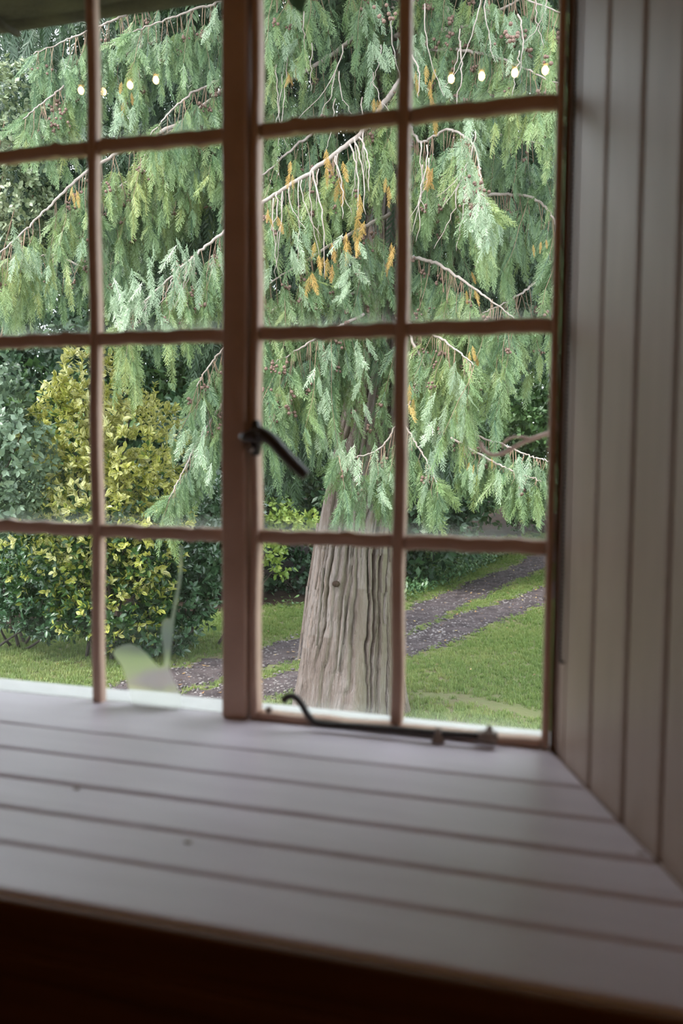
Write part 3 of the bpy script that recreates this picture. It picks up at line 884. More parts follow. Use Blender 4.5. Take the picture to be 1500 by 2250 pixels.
# limbs: photo position of each bend, distance plane at both ends, strand length, strands per metre, shade, base radius
limbs = [
    ([(985, 20), (905, 140), (848, 222), (800, 285), (700, 365), (575, 447), (497, 505), (430, 560), (330, 650), (240, 732)], 6.4, 4.7, .55, 26, .66, .028),
    ([(500, 190), (340, 320), (300, 380), (222, 440), (190, 470)], 6.2, 5.3, .62, 26, .34, .016),
    ([(490, 240), (330, 300), (190, 378), (110, 452), (40, 520), (-40, 590)], 5.8, 4.7, .55, 26, .55, .018),
    ([(866, 20), (710, 132), (575, 207), (480, 240), (360, 300)], 6.5, 5.6, .60, 20, .35, .022),
    ([(640, 60), (497, 168), (410, 212), (330, 295)], 6.2, 5.2, .42, 24, .42, .016),
    ([(340, 90), (190, 165), (120, 205), (50, 262)], 5.8, 5.0, .40, 26, .40, .014),
    ([(420, -40), (300, 20), (190, 70), (75, 118)], 6.0, 5.2, .40, 24, .30, .014),
    ([(700, -80), (520, -10), (400, 30), (280, 75)], 6.2, 5.3, .50, 24, .36, .016),
    ([(860, -60), (700, -40), (590, 0)], 6.3, 5.6, .6, 24, .34, .02),
    ([(860, 250), (740, 265), (650, 320), (574, 385), (500, 400)], 6.5, 5.8, .60, 20, .32, .017),
    ([(870, 80), (940, 68), (1010, 62), (1100, 20), (1180, -20)], 6.5, 5.6, .60, 26, .50, .03),
    ([(880, -60), (1000, -40), (1100, -20), (1240, 30)], 6.4, 5.4, .60, 24, .48, .02),
    ([(880, 120), (1000, 110), (1100, 130), (1240, 190)], 6.4, 5.3, .50, 26, .46, .018),
    ([(890, 260), (925, 312), (985, 285), (1040, 320), (1056, 390), (1064, 450)], 6.2, 5.0, .50, 34, .66, .013),
    ([(885, 240), (1000, 270), (1120, 300), (1240, 330)], 6.6, 5.8, .75, 22, .30, .018),
    ([(890, 420), (1020, 430), (1150, 430), (1215, 480), (1226, 600)], 6.4, 5.6, .60, 22, .32, .02),
    ([(870, 560), (960, 580), (1050, 640), (1130, 700)], 6.4, 5.4, .80, 24, .34, .018),
    ([(870, 700), (960, 740), (1040, 800)], 6.2, 5.3, .75, 26, .42, .016),
    ([(880, 690), (960, 860), (1030, 945), (1100, 975), (1160, 1000), (1205, 1013)], 6.0, 5.1, .19, 26, .40, .012),
    ([(990, 960), (1085, 1015), (1135, 1038), (1190, 1058)], 5.5, 5.1, .13, 26, .45, .009),
    ([(856, 470), (760, 520), (660, 580), (560, 640)], 6.3, 5.4, .95, 26, .56, .018),
    ([(850, 620), (740, 660), (640, 720), (560, 780)], 6.3, 5.5, .85, 26, .36, .016),
    ([(800, 690), (700, 740), (600, 800)], 6.0, 5.3, .85, 24, .30, .014),
    ([(640, 660), (540, 720), (470, 790), (430, 850)], 5.9, 5.2, .60, 26, .34, .014),
    ([(560, 800), (500, 870), (440, 960), (400, 1040), (372, 1095)], 5.6, 4.9, .26, 28, .44, .011),
    ([(900, 880), (840, 980), (780, 1005), (745, 1000)], 5.6, 5.2, .42, 26, .38, .008),
    ([(880, 920), (930, 1000), (960, 1060)], 5.5, 5.2, .25, 22, .42, .008),
    ([(1240, 560), (1150, 640), (1060, 690)], 6.6, 5.9, .55, 22, .26, .014),
    ([(480, 330), (400, 400), (300, 470), (240, 520)], 6.5, 5.9, .55, 22, .26, .014),
    ([(300, 560), (200, 590), (100, 560), (0, 640)], 6.2, 5.7, .30, 20, .30, .012),
]
SP = []      # position, yaw, pitch, roll, scale, shade
STR = []     # strand polylines
cones = []
facing = math.atan2(-AX_F[0], AX_F[1])
def hang(p, L, shade, k=1.0):
    """a hanging twig with sprays along it"""
    n = max(3, int(L / .085))
    tone = rng.normal(.03, .16)
    dx, dy = rng.normal(0, .12), rng.normal(0, .30)
    ss = np.linspace(0, 1, n)
    pts = np.stack([p[0] + dx * L * ss ** 1.3 + .012 * np.sin(ss * 7 + dx * 40), p[1] + dy * L * ss ** 1.3, p[2] - L * ss], 1)
    STR.append((pts, .0030))
    bare = rng.uniform(0, .3)
    for i in range(n):
        if ss[i] < bare: continue
        for _ in range(2 if ss[i] < .8 else 1):
            side = rng.choice([-1, 1])
            tilt = side * rng.uniform(.1, .62) * (1 - .6 * ss[i])
            SP.append((pts[i][0], pts[i][1], pts[i][2], facing + rng.normal(0, .55), rng.normal(-.05, .28), tilt, rng.uniform(.19, .34) * k * (1 - .25 * ss[i]), np.clip(shade + tone + rng.normal(0, .15), 0, 1)))
        if rng.uniform() < .10:
            cones.append((pts[i], rng.integers(3, 8)))
    SP.append((*pts[-1], facing + rng.normal(0, .5), rng.normal(0, .12), rng.normal(0, .15), rng.uniform(.2, .32) * k, np.clip(shade + tone + rng.normal(.05, .13), 0, 1)))
limb_objs = []
for pp, ya, yb, Ls, dens, sh, r0 in limbs:
    ctrl = [W(a, b, ya + (yb - ya) * i / (len(pp) - 1)) for i, (a, b) in enumerate(pp)]
    path = smooth_path(ctrl, 12 * len(pp))
    path += rng.normal(0, .004, path.shape)
    limb_objs.append(tube('branch', path, np.linspace(r0, .004, len(path)), M_limb, cyp, 7))
    seglen = np.linalg.norm(np.diff(path, axis=0), axis=1); cum = np.concatenate([[0], np.cumsum(seglen)])
    tot = cum[-1]
    for u in rng.uniform(.06, 1, int(tot * dens)):
        q = np.array([np.interp(u * tot, cum, path[:, k]) for k in range(3)])
        q += (rng.normal(0, .006), rng.normal(0, .006), -.004)
        hang(q, Ls * rng.uniform(.5, 1.25) * (1.1 - .35 * u), sh)
    # the limb's own leafy tip
    for _ in range(10):
        q = path[-1 - rng.integers(0, 6)]
        d = path[-1] - path[-6]
        SP.append((*q, facing + rng.normal(0, .5), rng.normal(0, .3), -math.copysign(rng.uniform(.3, .9), d[0]), rng.uniform(.2, .3), np.clip(sh + .1, 0, 1)))
SP = np.array(SP)
n = len(SP)
R = rot_batch(SP[:, 3], SP[:, 4], SP[:, 5])
scatter('foliage', FR, rng.integers(0, 6, n), R, SP[:, :3], SP[:, 6], M_frond, cyp, SP[:, 7], singles=300, single_name='spray')
print('sprays', n)
V, F = join_arr([tube_arr(p_, np.linspace(r_, r_ * .35, len(p_)), 3) for p_, r_ in STR])
o = link('twigs', mesh_np('twigs', V, F, M_twig, smooth=True), cyp); o['kind'] = 'stuff'
# pale bare hanging twigs under the bright limb
for a, b, a2, b2 in ((688, 375, 712, 610), (735, 345, 752, 480), (770, 315, 785, 470), (778, 300, 800, 470), (790, 300, 812, 420), (610, 425, 590, 520), (905, 120, 916, 215), (1140, 30, 1138, 170), (1010, 90, 1000, 240)):
    q0, q1 = W(a, b, 5.45), W(a2, b2, 5.4)
    mid = (q0 + q1) / 2 + np.array([.03, 0, .02])
    tube('twig', smooth_path([q0, mid, q1], 14) + rng.normal(0, .005, (14, 3)), np.linspace(.0075, .003, 14), M_limb, cyp, 6)
for _ in range(46):
    k = rng.integers(0, 5)
    a, b, la, lb = [(rng.uniform(590, 800), 0, 5, 5), (rng.uniform(905, 1225), rng.uniform(-20, 190), 8, 8), (rng.uniform(905, 1060), rng.uniform(270, 420), 8, 8), (rng.uniform(240, 490), 0, 6, 6), (rng.uniform(580, 870), rng.uniform(20, 220), 8, 8)][k]
    if k == 0: b = np.interp(a, [575, 700, 800], [447, 365, 285]) + 4
    if k == 3: b = np.interp(a, [240, 330, 430, 500], [732, 650, 560, 505]) + 4
    Y = [np.interp(a, [575, 800], [5.3, 5.8]), 5.4, 5.3, np.interp(a, [240, 500], [4.7, 5.1]), 5.7][k]
    ln = rng.uniform(.25, .75) * (.5 if k == 3 else 1)
    q0 = W(a, b, Y)
    dx = rng.normal(0, .12)
    pts = np.stack([q0[0] + dx * np.linspace(0, 1, 12) ** 2 + rng.normal(0, .006, 12), q0[1] - .04 * np.linspace(0, 1, 12) + rng.normal(0, .006, 12), q0[2] - ln * np.linspace(0, 1, 12)], 1)
    tube('twig', pts, np.linspace(.0052, .002, 12), M_limb, cyp, 5)
# inner curtain behind the front limbs
IN = []
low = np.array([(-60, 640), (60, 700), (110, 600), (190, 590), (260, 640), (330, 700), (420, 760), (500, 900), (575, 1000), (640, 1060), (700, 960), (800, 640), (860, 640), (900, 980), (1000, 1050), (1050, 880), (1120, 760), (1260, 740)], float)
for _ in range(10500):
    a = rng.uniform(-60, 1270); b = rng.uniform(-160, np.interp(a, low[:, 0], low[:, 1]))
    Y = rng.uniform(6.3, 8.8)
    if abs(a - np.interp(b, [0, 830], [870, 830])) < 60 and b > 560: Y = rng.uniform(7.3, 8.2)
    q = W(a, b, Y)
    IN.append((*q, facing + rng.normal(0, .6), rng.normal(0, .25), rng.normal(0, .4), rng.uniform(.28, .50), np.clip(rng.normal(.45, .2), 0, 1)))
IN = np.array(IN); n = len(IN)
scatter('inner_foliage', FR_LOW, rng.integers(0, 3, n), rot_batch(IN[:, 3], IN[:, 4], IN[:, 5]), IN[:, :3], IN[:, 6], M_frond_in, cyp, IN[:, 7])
# the crown above the frame, which shades what stands below
UP = []
for _ in range(4500):
    z = 4.4 + 6.5 * rng.uniform(0, 1) ** 1.5
    r_ = (2.7 - .33 * (z - 4.4)) * rng.uniform(.25, 1) ** .5
    a = rng.uniform(0, 6.283)
    UP.append((cyp.location[0] + .3 + r_ * math.cos(a), TY + .1 + r_ * math.sin(a) * .9, z, rng.uniform(0, 6.283), rng.normal(0, .3), rng.normal(0, .4), rng.uniform(.5, .8), np.clip(rng.normal(.4, .15), 0, 1)))
UP = np.array(UP); n = len(UP)
scatter('upper_foliage', FR_LOW, rng.integers(0, 3, n), rot_batch(UP[:, 3], UP[:, 4], UP[:, 5]), UP[:, :3], UP[:, 6], M_frond, cyp, UP[:, 7])
# dying golden sprays
GD = []
for a, b, s_, Y in [(782, 480, .28, 5.2), (770, 510, .24, 5.2), (790, 520, .2, 5.2), (735, 350, .24, 5.5), (745, 390, .22, 5.5), (708, 540, .2, 5.3), (712, 580, .18, 5.3), (860, 400, .2, 5.6), (866, 560, .2, 5.5),
                    (640, 380, .16, 5.4), (276, 195, .18, 5.4), (935, 150, .2, 5.5), (945, 210, .24, 5.5), (1040, 620, .14, 5.3), (1030, 770, .16, 5.5), (905, 860, .2, 5.3), (930, 370, .22, 5.3),
                    (1005, 905, .14, 5.4), (1058, 1005, .10, 5.1), (170, 400, .16, 5.2), (830, 210, .2, 5.7), (1190, 540, .12, 5.5), (640, 170, .15, 5.7), (680, 600, .2, 5.3), (600, 460, .18, 5.3)]:
    for _ in range(3):
        q = W(a + rng.normal(0, 11), b + rng.normal(0, 16), Y - .06)
        GD.append((*q, facing + rng.normal(0, .4), rng.normal(0, .15), rng.normal(0, .2), s_ * rng.uniform(.55, .9), rng.uniform(0, 1)))
GD = np.array(GD); n = len(GD)
R = rot_batch(GD[:, 3], GD[:, 4], GD[:, 5])
shared = [mesh_np('golden_spray', v, f, M_gold, {'t': t, 'rnd': np.full(len(v), .25 + .2 * k)}) for k, (v, f, t) in enumerate(FR[:4])]
for i in range(n):
    o = bpy.data.objects.new('golden_spray', shared[i % 4]); COL.objects.link(o); o.parent = cyp
    m = Matrix.Identity(4)
    for a in range(3):
        for b in range(3): m[a][b] = R[i, a, b] * GD[i, 6]
        m[a][3] = GD[i, a] - cyp.location[a]
    o.matrix_local = m
    if i == 0: o['label'] = 'golden dying spray'
# pale sprays with bright highlights put into their leaf colour
M_silver = leaf_mat('highlight_foliage', [(.1, (.075, .145, .075)), (.5, (.125, .20, .095)), (.9, (.20, .26, .14))], (.40, .48, .33), .6, .38, .6, .2)
SV = []
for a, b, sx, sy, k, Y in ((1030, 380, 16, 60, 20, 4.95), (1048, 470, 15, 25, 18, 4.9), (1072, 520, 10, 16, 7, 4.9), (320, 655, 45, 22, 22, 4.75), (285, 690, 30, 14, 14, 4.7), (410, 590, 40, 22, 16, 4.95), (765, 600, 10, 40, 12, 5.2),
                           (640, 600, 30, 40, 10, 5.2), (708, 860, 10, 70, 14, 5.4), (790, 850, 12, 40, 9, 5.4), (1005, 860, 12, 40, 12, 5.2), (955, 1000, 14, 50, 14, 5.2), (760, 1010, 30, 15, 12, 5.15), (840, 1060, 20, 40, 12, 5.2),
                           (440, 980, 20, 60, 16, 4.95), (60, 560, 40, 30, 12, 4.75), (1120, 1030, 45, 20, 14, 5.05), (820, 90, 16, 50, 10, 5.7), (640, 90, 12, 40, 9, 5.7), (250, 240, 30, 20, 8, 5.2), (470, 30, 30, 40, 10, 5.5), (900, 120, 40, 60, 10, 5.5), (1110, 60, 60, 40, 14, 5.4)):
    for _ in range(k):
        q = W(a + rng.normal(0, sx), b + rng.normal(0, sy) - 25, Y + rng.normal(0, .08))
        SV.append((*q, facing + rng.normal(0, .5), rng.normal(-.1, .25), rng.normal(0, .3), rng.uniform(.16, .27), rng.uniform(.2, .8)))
SV = np.array(SV); n = len(SV)
scatter('pale_foliage', FR, rng.integers(0, 6, n), rot_batch(SV[:, 3], SV[:, 4], SV[:, 5]), SV[:, :3], SV[:, 6], M_silver, cyp, SV[:, 7])
# cones
bm = bmesh.new(); bmesh.ops.create_icosphere(bm, subdivisions=1, radius=1)
Vc = np.array([v.co[:] for v in bm.verts]); Fc = np.array([[v.index for v in f.verts] for f in bm.faces]); bm.free()
CL = []
for q, k in cones:
    for _ in range(k): CL.append(np.array(q) + rng.normal(0, .018, 3) + (0, -.03, -.02))
for a, b, k in ((1040, 425, 26), (1045, 455, 22), (1030, 400, 10), (602, 800, 14), (1115, 75, 12), (410, 590, 14), (130, 250, 12), (845, 35, 10)):
    for _ in range(k): CL.append(W(a + rng.normal(0, 13), b + rng.normal(0, 13), 4.95 if a > 1000 else 5.1))
CL = np.array(CL); n = len(CL)
scatter('cones', [(Vc, Fc, np.zeros(len(Vc)))], np.zeros(n, int), rot_batch(rng.uniform(0, 6, n), np.zeros(n), np.zeros(n)), CL, rng.uniform(.010, .017, n), M_cone, cyp, rng.uniform(0, 1, n))

# ------------------------------------------------------------------ shrubs and trees
def shrub(name, label, cat, blobs, tmpl, mat, size, nshoot, per, singles=0, ymax=1e9, stems=6, shade=lambda q: .5, sd=.2, group=None, droop=0.0, stem_mat=None, spread=(.5, 1.3), shell=.55, foot=None):
    """leafy plant: shoots over a set of ellipsoids (centre, radii), each shoot a small whorl of leaves"""
    c0 = np.mean([b[0] for b in blobs], axis=0)
    if foot: c0 = W(foot[0], 1100, foot[1])
    zb_ = float(gh(c0[0], c0[1]))
    root = empty(name, (c0[0], c0[1], zb_))
    tag(root, label, cat, group)
    vol = np.array([np.prod(b[1]) ** (2 / 3) for b in blobs]); vol /= vol.sum()
    k = rng.choice(len(blobs), nshoot, p=vol)
    C = np.array([b[0] for b in blobs])[k]; RD = np.array([b[1] for b in blobs])[k]
    d = rng.normal(0, 1, (nshoot, 3)); d /= np.linalg.norm(d, axis=1)[:, None]
    rr = shell + (1 - shell) * rng.uniform(0, 1, nshoot) ** .6
    lump = 1 + .10 * np.sin(d[:, 0] * 7 + d[:, 2] * 5) + .08 * np.sin(d[:, 1] * 9 + 2)
    P = C + d * RD * (rr * lump)[:, None]
    gz = gh(P[:, 0], P[:, 1])
    ok = P[:, 2] > gz + .03
    P, d = P[ok], d[ok]
    m = len(P)
    # each shoot leans outwards and up
    ax = d + np.array([0, 0, .45 - droop]) + rng.normal(0, .35, (m, 3)); ax /= np.linalg.norm(ax, axis=1)[:, None]
    ax = np.repeat(ax, per, 0); PP = np.repeat(P, per, 0); nn = len(PP)
    yaw = np.arctan2(-ax[:, 0], ax[:, 1]) ; pit = np.arccos(np.clip(ax[:, 2], -1, 1))
    # rotate leaf axis (+Z) towards ax, then splay round it
    az = rng.uniform(0, 6.283, nn); sp = rng.uniform(*spread, nn)
    base_R = rot_batch(yaw, -pit, np.zeros(nn))
    loc_R = rot_batch(az, -sp, np.zeros(nn))
    R = base_R @ loc_R
    L = PP + ax * (rng.uniform(-.6, .6, nn) * size)[:, None]
    s = size * rng.uniform(.65, 1.2, nn)
    rnd = np.clip(np.array([shade(q) for q in P]).repeat(per) + rng.normal(0, sd, nn), 0, 1)
    scatter('foliage', tmpl, rng.integers(0, len(tmpl), nn), R, L, s, mat, root, rnd, singles=singles, single_name='leaf', ymax=ymax)
    for i in range(stems):
        b = blobs[i % len(blobs)]
        t_ = np.array(b[0]) + rng.normal(0, .3, 3) * b[1]
        p0 = np.array([c0[0] + rng.normal(0, .12), c0[1] + rng.normal(0, .12), zb_ - .05])
        md = (p0 * .6 + t_ * .4) + rng.normal(0, .08, 3)
        tube('stem', smooth_path([p0, md, t_], 10), np.linspace(.022, .006, 10) * (1 + 1.5 * (b[1][0] > 1.1)), stem_mat or M_dstem, root, 6)
    return root
def B(px, py, Y, rx, ry, rz): return (W(px, py, Y), (rx, ry, rz))

M_dstem = paint('dark_stem', (.03, .024, .018), (.06, .05, .036), .9, 10)
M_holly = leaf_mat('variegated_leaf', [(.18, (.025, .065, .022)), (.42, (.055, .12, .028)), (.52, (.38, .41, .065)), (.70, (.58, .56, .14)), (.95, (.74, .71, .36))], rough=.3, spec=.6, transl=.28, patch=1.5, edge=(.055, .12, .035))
M_laurel = leaf_mat('dark_glossy_leaf', [(.15, (.028, .070, .030)), (.5, (.05, .115, .05)), (.9, (.09, .17, .075))], rough=.28, spec=.7, transl=.12)
M_grey = leaf_mat('grey_green_leaf', [(.15, (.09, .15, .09)), (.5, (.16, .235, .15)), (.9, (.26, .33, .22))], rough=.4, spec=.6, transl=.2)
M_pale = leaf_mat('pale_small_leaf', [(.15, (.10, .14, .07)), (.5, (.20, .25, .13)), (.9, (.36, .38, .24))], rough=.45, spec=.6, transl=.2)
M_ivy = leaf_mat('ground_cover_leaf', [(.15, (.045, .10, .045)), (.5, (.085, .17, .07)), (.9, (.16, .26, .09))], rough=.4, spec=.6, transl=.2)
M_dark = leaf_mat('deep_green_leaf', [(.15, (.016, .040, .018)), (.5, (.032, .072, .032)), (.9, (.06, .12, .045))], rough=.45, spec=.5, transl=.15)
M_mid = leaf_mat('mid_green_leaf', [(.15, (.04, .085, .03)), (.5, (.075, .145, .045)), (.9, (.14, .22, .06))], rough=.45, spec=.5, transl=.2)
M_lime = leaf_mat('lime_leaf', [(.15, (.12, .20, .04)), (.5, (.22, .32, .06)), (.9, (.38, .42, .10))], rough=.45, spec=.4, transl=.3)

HY = 7.6
zmid = W(230, 1150, HY)[2]
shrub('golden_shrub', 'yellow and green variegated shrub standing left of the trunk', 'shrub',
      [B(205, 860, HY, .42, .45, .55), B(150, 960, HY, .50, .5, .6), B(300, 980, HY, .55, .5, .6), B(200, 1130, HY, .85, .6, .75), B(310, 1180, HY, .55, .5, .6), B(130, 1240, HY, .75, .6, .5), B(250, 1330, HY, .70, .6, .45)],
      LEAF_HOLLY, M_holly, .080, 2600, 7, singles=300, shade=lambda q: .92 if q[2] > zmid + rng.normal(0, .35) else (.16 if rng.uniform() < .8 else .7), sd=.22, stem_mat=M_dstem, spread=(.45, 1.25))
shrub('laurel_shrub', 'dark glossy shrub behind the variegated shrub near trunk', 'shrub',
      [B(430, 1230, 8.6, .55, .6, .45), B(390, 1320, 8.3, .5, .5, .35), B(470, 1150, 9.2, .6, .7, .6), B(330, 1390, 7.9, .55, .5, .25)],
      LEAF_HOLLY, M_laurel, .085, 1300, 7, singles=150, shade=lambda q: .5, stem_mat=M_dstem)
shrub('spreading_laurel', 'low dark shrub at left edge beneath the yellow leaves', 'shrub',
      [B(40, 1290, 7.9, .7, .6, .4), B(120, 1340, 7.6, .6, .5, .35), B(-60, 1200, 8.2, .7, .6, .6)],
      LEAF_HOLLY, M_laurel, .08, 1100, 7, singles=100, shade=lambda q: .4, stem_mat=M_dstem)
shrub('grey_leaved_shrub', 'grey-green broad leaved shrub at left beside yellow foliage', 'shrub',
      [B(40, 1010, 6.9, .40, .35, .50), B(-30, 900, 7.1, .45, .4, .55), B(20, 1110, 6.9, .3, .3, .3)],
      LEAF_OVAL, M_grey, .085, 650, 6, singles=200, shade=lambda q: .5, stem_mat=M_dstem, droop=.7, spread=(.6, 1.6), foot=(-190, 7.0))
shrub('pale_leaved_shrub', 'pale small leaved tall shrub at upper left edge', 'shrub',
      [B(10, 250, 6.2, .42, .4, .50), B(20, 420, 6.2, .50, .4, .45), B(60, 470, 6.6, .45, .4, .4), B(-40, 600, 6.4, .5, .4, .5)],
      LEAF_OVAL, M_pale, .055, 1250, 6, singles=200, shade=lambda q: .5, stem_mat=M_twig, spread=(.6, 1.6), foot=(-220, 6.3))
shrub('lime_sapling', 'small bright lime-green shrub in shade left of trunk', 'shrub',
      [B(640, 1150, 11.5, .45, .4, .22), B(600, 1120, 11.8, .3, .3, .2), B(690, 1165, 11.2, .3, .3, .15)], LEAF_FAR, M_lime, .085, 240, 5, singles=60, shade=lambda q: .45, stems=1, foot=(740, 11.5))
shrub('shade_laurel', 'low very dark shrub under the lime-green sapling left of trunk', 'shrub',
      [B(650, 1265, 12.6, .7, .4, .42), B(560, 1250, 12.8, .7, .4, .5), B(740, 1260, 12.8, .6, .4, .45)], LEAF_OVAL, M_dark, .09, 420, 6, singles=60, shade=lambda q: .25)
shrub('hanging_hedge_spray', 'leafy low branch hanging over shade left of trunk', 'shrub',
      [B(590, 1215, 8.6, .28, .2, .12), B(615, 1245, 8.6, .2, .15, .12)], LEAF_OVAL, M_lime, .07, 60, 5, singles=100, shade=lambda q: .35, stems=2, foot=(526, 8.7))
shrub('yellow_bush', 'yellow-green bush beyond the cypress by the right frame', 'shrub',
      [B(1190, 530, 12.5, .8, .6, .9), B(1200, 660, 12.2, .7, .6, .7)], LEAF_FAR, M_lime, .12, 700, 5, singles=60, shade=lambda q: .7, foot=(1330, 12.5), stems=2)
shrub('bramble_thicket', 'low leafy thicket behind trunk beside dark bank', 'shrub',
      [B(960, 1100, 15.5, .9, .7, .4), B(900, 1110, 15, .7, .6, .35), B(1030, 1070, 16, .7, .6, .5), B(840, 1060, 15, 1.0, .7, .7)], LEAF_FAR, M_ivy, .12, 900, 5, singles=60, shade=lambda q: .3, foot=(800, 15))
shrub('shady_shrub', 'dark shrub overhanging driveway right of trunk', 'shrub',
      [B(1110, 900, 15, 1.1, .9, 1.0), B(1180, 980, 15.5, 1.0, .9, .8), B(1040, 1010, 16, .9, .8, .7), B(1200, 820, 15, 1.0, .9, 1.0)], LEAF_FAR, M_mid, .13, 1900, 5, singles=60, shade=lambda q: .3, foot=(1290, 15.5), stems=2)
# backdrop trees, with unseen ones added at the sides to block sky light
backs = [(-11, 13.2, 9.0), (-8.2, 15.8, 9.5), (-13, 24, 12), (-6, 25, 12), (1, 26, 12), (-13, 8.5, 7.5), (5.5, 11.5, 10), (3.2, 16, 11), (-12.5, 14, 5.2), (-9.5, 17, 6.5), (-7.2, 14.5, 5.0), (-5.0, 17.5, 6.5), (-2.2, 20, 6.8), (.6, 21, 7), (3.8, 20, 7), (-14, 19, 7.5), (-9, 11.8, 3.6), (-6.4, 12.0, 3.2), (-3.8, 14.5, 3.6), (7, 19, 7), (-17, 16, 7)]
desc = ['dark tree close behind the pale leaved shrub', 'dark tree in the gap between left boughs', 'remote tall tree far behind the left panes', 'remote tall tree far behind the post', 'remote tall tree far behind the right panes', 'added unseen tree left of the house that blocks sky light', 'added unseen tree beside the house at right that blocks sky light', 'added unseen tree by the driveway at right that blocks sky light', 'far left edge tall dark tree behind the pale shrub', 'tall dark tree rising behind the yellow shrub', 'dark rounded tree behind the hanging left boughs', 'dark tree directly behind the cypress left side',
        'dark tree beyond the cypress trunk', 'dark tree beyond the driveway bend', 'dark tree at right beyond the driveway', 'remote tall tree at far left', 'bushy dark evergreen close behind the yellow shrub',
        'squat dark evergreen left of the trunk in shade', 'dark evergreen bush directly behind the trunk', 'remote dark tree outside right frame', 'remote dark tree beyond the left frame']
for (x, y, hh), ds in zip(backs, desc):
    z0 = gh(x, y)
    rx = min(hh * .36, 2.7)
    bl = [(np.array([x, y, z0 + hh * .55]), (rx, rx * .8, hh * .5)), (np.array([x - rx * .5, y - .4, z0 + hh * .35]), (rx * .7, rx * .6, hh * .32)), (np.array([x + rx * .5, y - .3, z0 + hh * .42]), (rx * .7, rx * .6, hh * .36))]
    shrub('evergreen_tree', ds, 'tree', bl, LEAF_FAR, M_dark if rng.uniform() < .6 else M_mid, .17, int(430 * hh), 5, shade=lambda q: .4, stems=1, stem_mat=M_dstem, group=None, shell=.4)
# ivy ground cover on the bank
N = 26000
ix = rng.uniform(-7, 0, N); iy = rng.uniform(11, 22, N)
ix = rng.uniform(-6.5, -.5, N)
px, py, w = proj(np.stack([ix, iy, gh(ix, iy)], 1))
ok = ((py < np.interp(px, [860, 900, 1000, 1100, 1150], [1330, 1322, 1285, 1235, 1210])) & (px > 850) & (px < 1150) & (py > 1195)) | ((px > 380) & (px < 660) & (py > 1330) & (py < 1400) & (rng.uniform(0, 1, N) < .3))
ok &= track_dist(ix, iy) > 1.3
ix, iy = ix[ok], iy[ok]; n = len(ix)
o = scatter('ground_ivy', LEAF_FAR, rng.integers(0, 2, n), rot_batch(rng.uniform(0, 6.28, n), rng.uniform(-1.5, -.5, n), rng.normal(0, .3, n)),
            np.stack([ix, iy, gh(ix, iy) + rng.uniform(.02, .16, n)], 1), rng.uniform(.06, .11, n), M_ivy, None, np.clip(rng.normal(.55, .22, n), 0, 1))
tag(o, 'leafy ground cover on the bank above the driveway', 'ground cover', kind='stuff')
# leaf litter bank under the far trees
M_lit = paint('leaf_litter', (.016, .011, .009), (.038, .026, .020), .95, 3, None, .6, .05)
gx = np.linspace(-18, 8, 130); gy = np.linspace(7.5, 32, 110)
XX, YY = np.meshgrid(gx, gy)
pxx, pyy, _ = proj(np.stack([XX, YY, gh(XX, YY)], -1).reshape(-1, 3))
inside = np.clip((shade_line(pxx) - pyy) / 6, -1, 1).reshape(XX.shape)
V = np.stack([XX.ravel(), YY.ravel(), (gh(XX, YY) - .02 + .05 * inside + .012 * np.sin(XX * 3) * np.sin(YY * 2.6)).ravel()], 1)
ii = (np.arange(109)[:, None] * 130 + np.arange(129)[None]).ravel()
F = np.stack([ii, ii + 1, ii + 131, ii + 130], 1)
struct(link('terrain', mesh_np('terrain', V, F, M_lit, smooth=True)), 'bare shaded bank of leaf litter under the far trees')

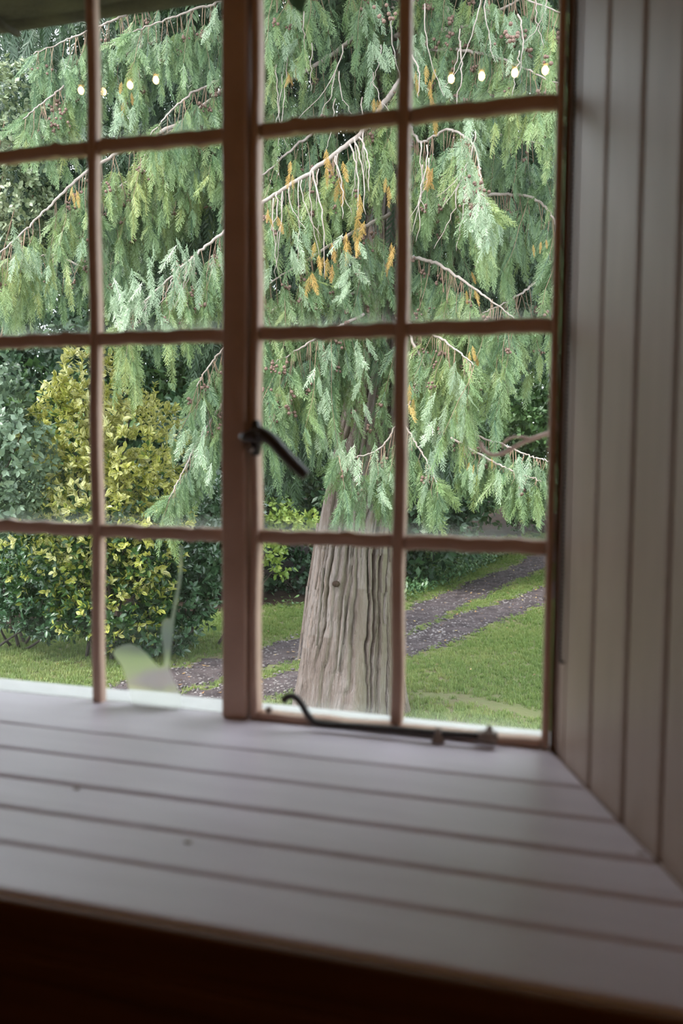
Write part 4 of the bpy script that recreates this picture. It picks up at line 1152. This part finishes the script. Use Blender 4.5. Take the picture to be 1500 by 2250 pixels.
# ------------------------------------------------------------------ eave, climber near the glass
ev = empty('roof_eave', (-1.2, .45, 1.2))
tag(ev, 'dark mossy roof eave above the window outside', 'eave')
eY = .42
ez = W(0, 47, eY)[2]
bm = bmesh.new(); box_bm(bm, XL - .2, XR + .2, .02, eY, ez, ez + .035)
bmesh.ops.subdivide_edges(bm, edges=[e for e in bm.edges if abs(e.verts[0].co.x - e.verts[1].co.x) > 1], cuts=60)
for v in bm.verts: v.co.z += .003 * math.sin(v.co.x * 17) + .002 * math.sin(v.co.x * 41)
bm_obj('soffit', bm, M_eave, ev)
tube('gutter', [(XL - .2, eY + .05, ez + .06), (-1.5, eY + .05, ez + .06), (XR + .2, eY + .05, ez + .06)], .055, M_eave, ev, 14)
for x in (-3.2, -2.25, -1.3, -.35, .6):
    tube('bracket', [(x, eY - .02, ez - .004), (x, eY + .0, ez - .012), (x, eY + .05, ez - .006)], .008, M_eave, ev, 8)
box('roof_slope', XL - .2, XR + .2, -.5, eY + .02, ez + .12, ez + .16, M_eave, ev)
M_vine = paint('pinkish_bare_vine', (.30, .17, .15), (.42, .28, .25), .7, 30)
M_vleaf = leaf_mat('dark_climber_leaf', [(.2, (.03, .07, .03)), (.8, (.06, .12, .05))], rough=.4, transl=.3)
v0 = np.array([.45, .03, -.05])
vine = empty('bare_climber', v0)
tag(vine, 'bare pinkish curled climber stem outside beside the right frame', 'climber')
VY = .55
tube('stem', smooth_path([v0, (W(1290, 925, VY * .7) + v0) / 2 + (0, 0, .02), W(1260, 935, VY), W(1205, 952, VY), W(1150, 972, VY), W(1105, 996, VY), W(1078, 999, VY), W(1062, 988, VY), W(1056, 972, VY)], 50), np.linspace(.0055, .0034, 50), M_vine, vine)
tube('side_shoot', smooth_path([W(1170, 966, VY), W(1145, 960, VY), W(1122, 962, VY), W(1106, 974, VY), W(1104, 985, VY)], 20), np.linspace(.0032, .0018, 20), M_vine, vine)
hs0 = W(640, -40, .40)
hang_ = empty('climber_sprig', hs0)
tag(hang_, 'dark leaf sprig hanging from the eave at top edge', 'climber')
tube('stem', smooth_path([(hs0[0] - .02, hs0[1], ez + .005), hs0, W(655, -12, .40)], 12), .002, M_vine, hang_)
for a, b, sz, rl in ((640, -35, .055, 2.75), (668, -30, .045, 3.5), (690, -38, .035, 3.7)):
    Vl, Fl, tl = leaf_t(.6, .12, .1, 5)
    Rr = rot_batch(np.array([facing]), np.array([.2]), np.array([rl]))[0]
    link('leaf', mesh_np('leaf', (Vl * sz) @ Rr.T + W(a, b, .40), Fl, M_vleaf, {'t': tl, 'rnd': np.full(len(tl), .4)}, smooth=True), hang_)
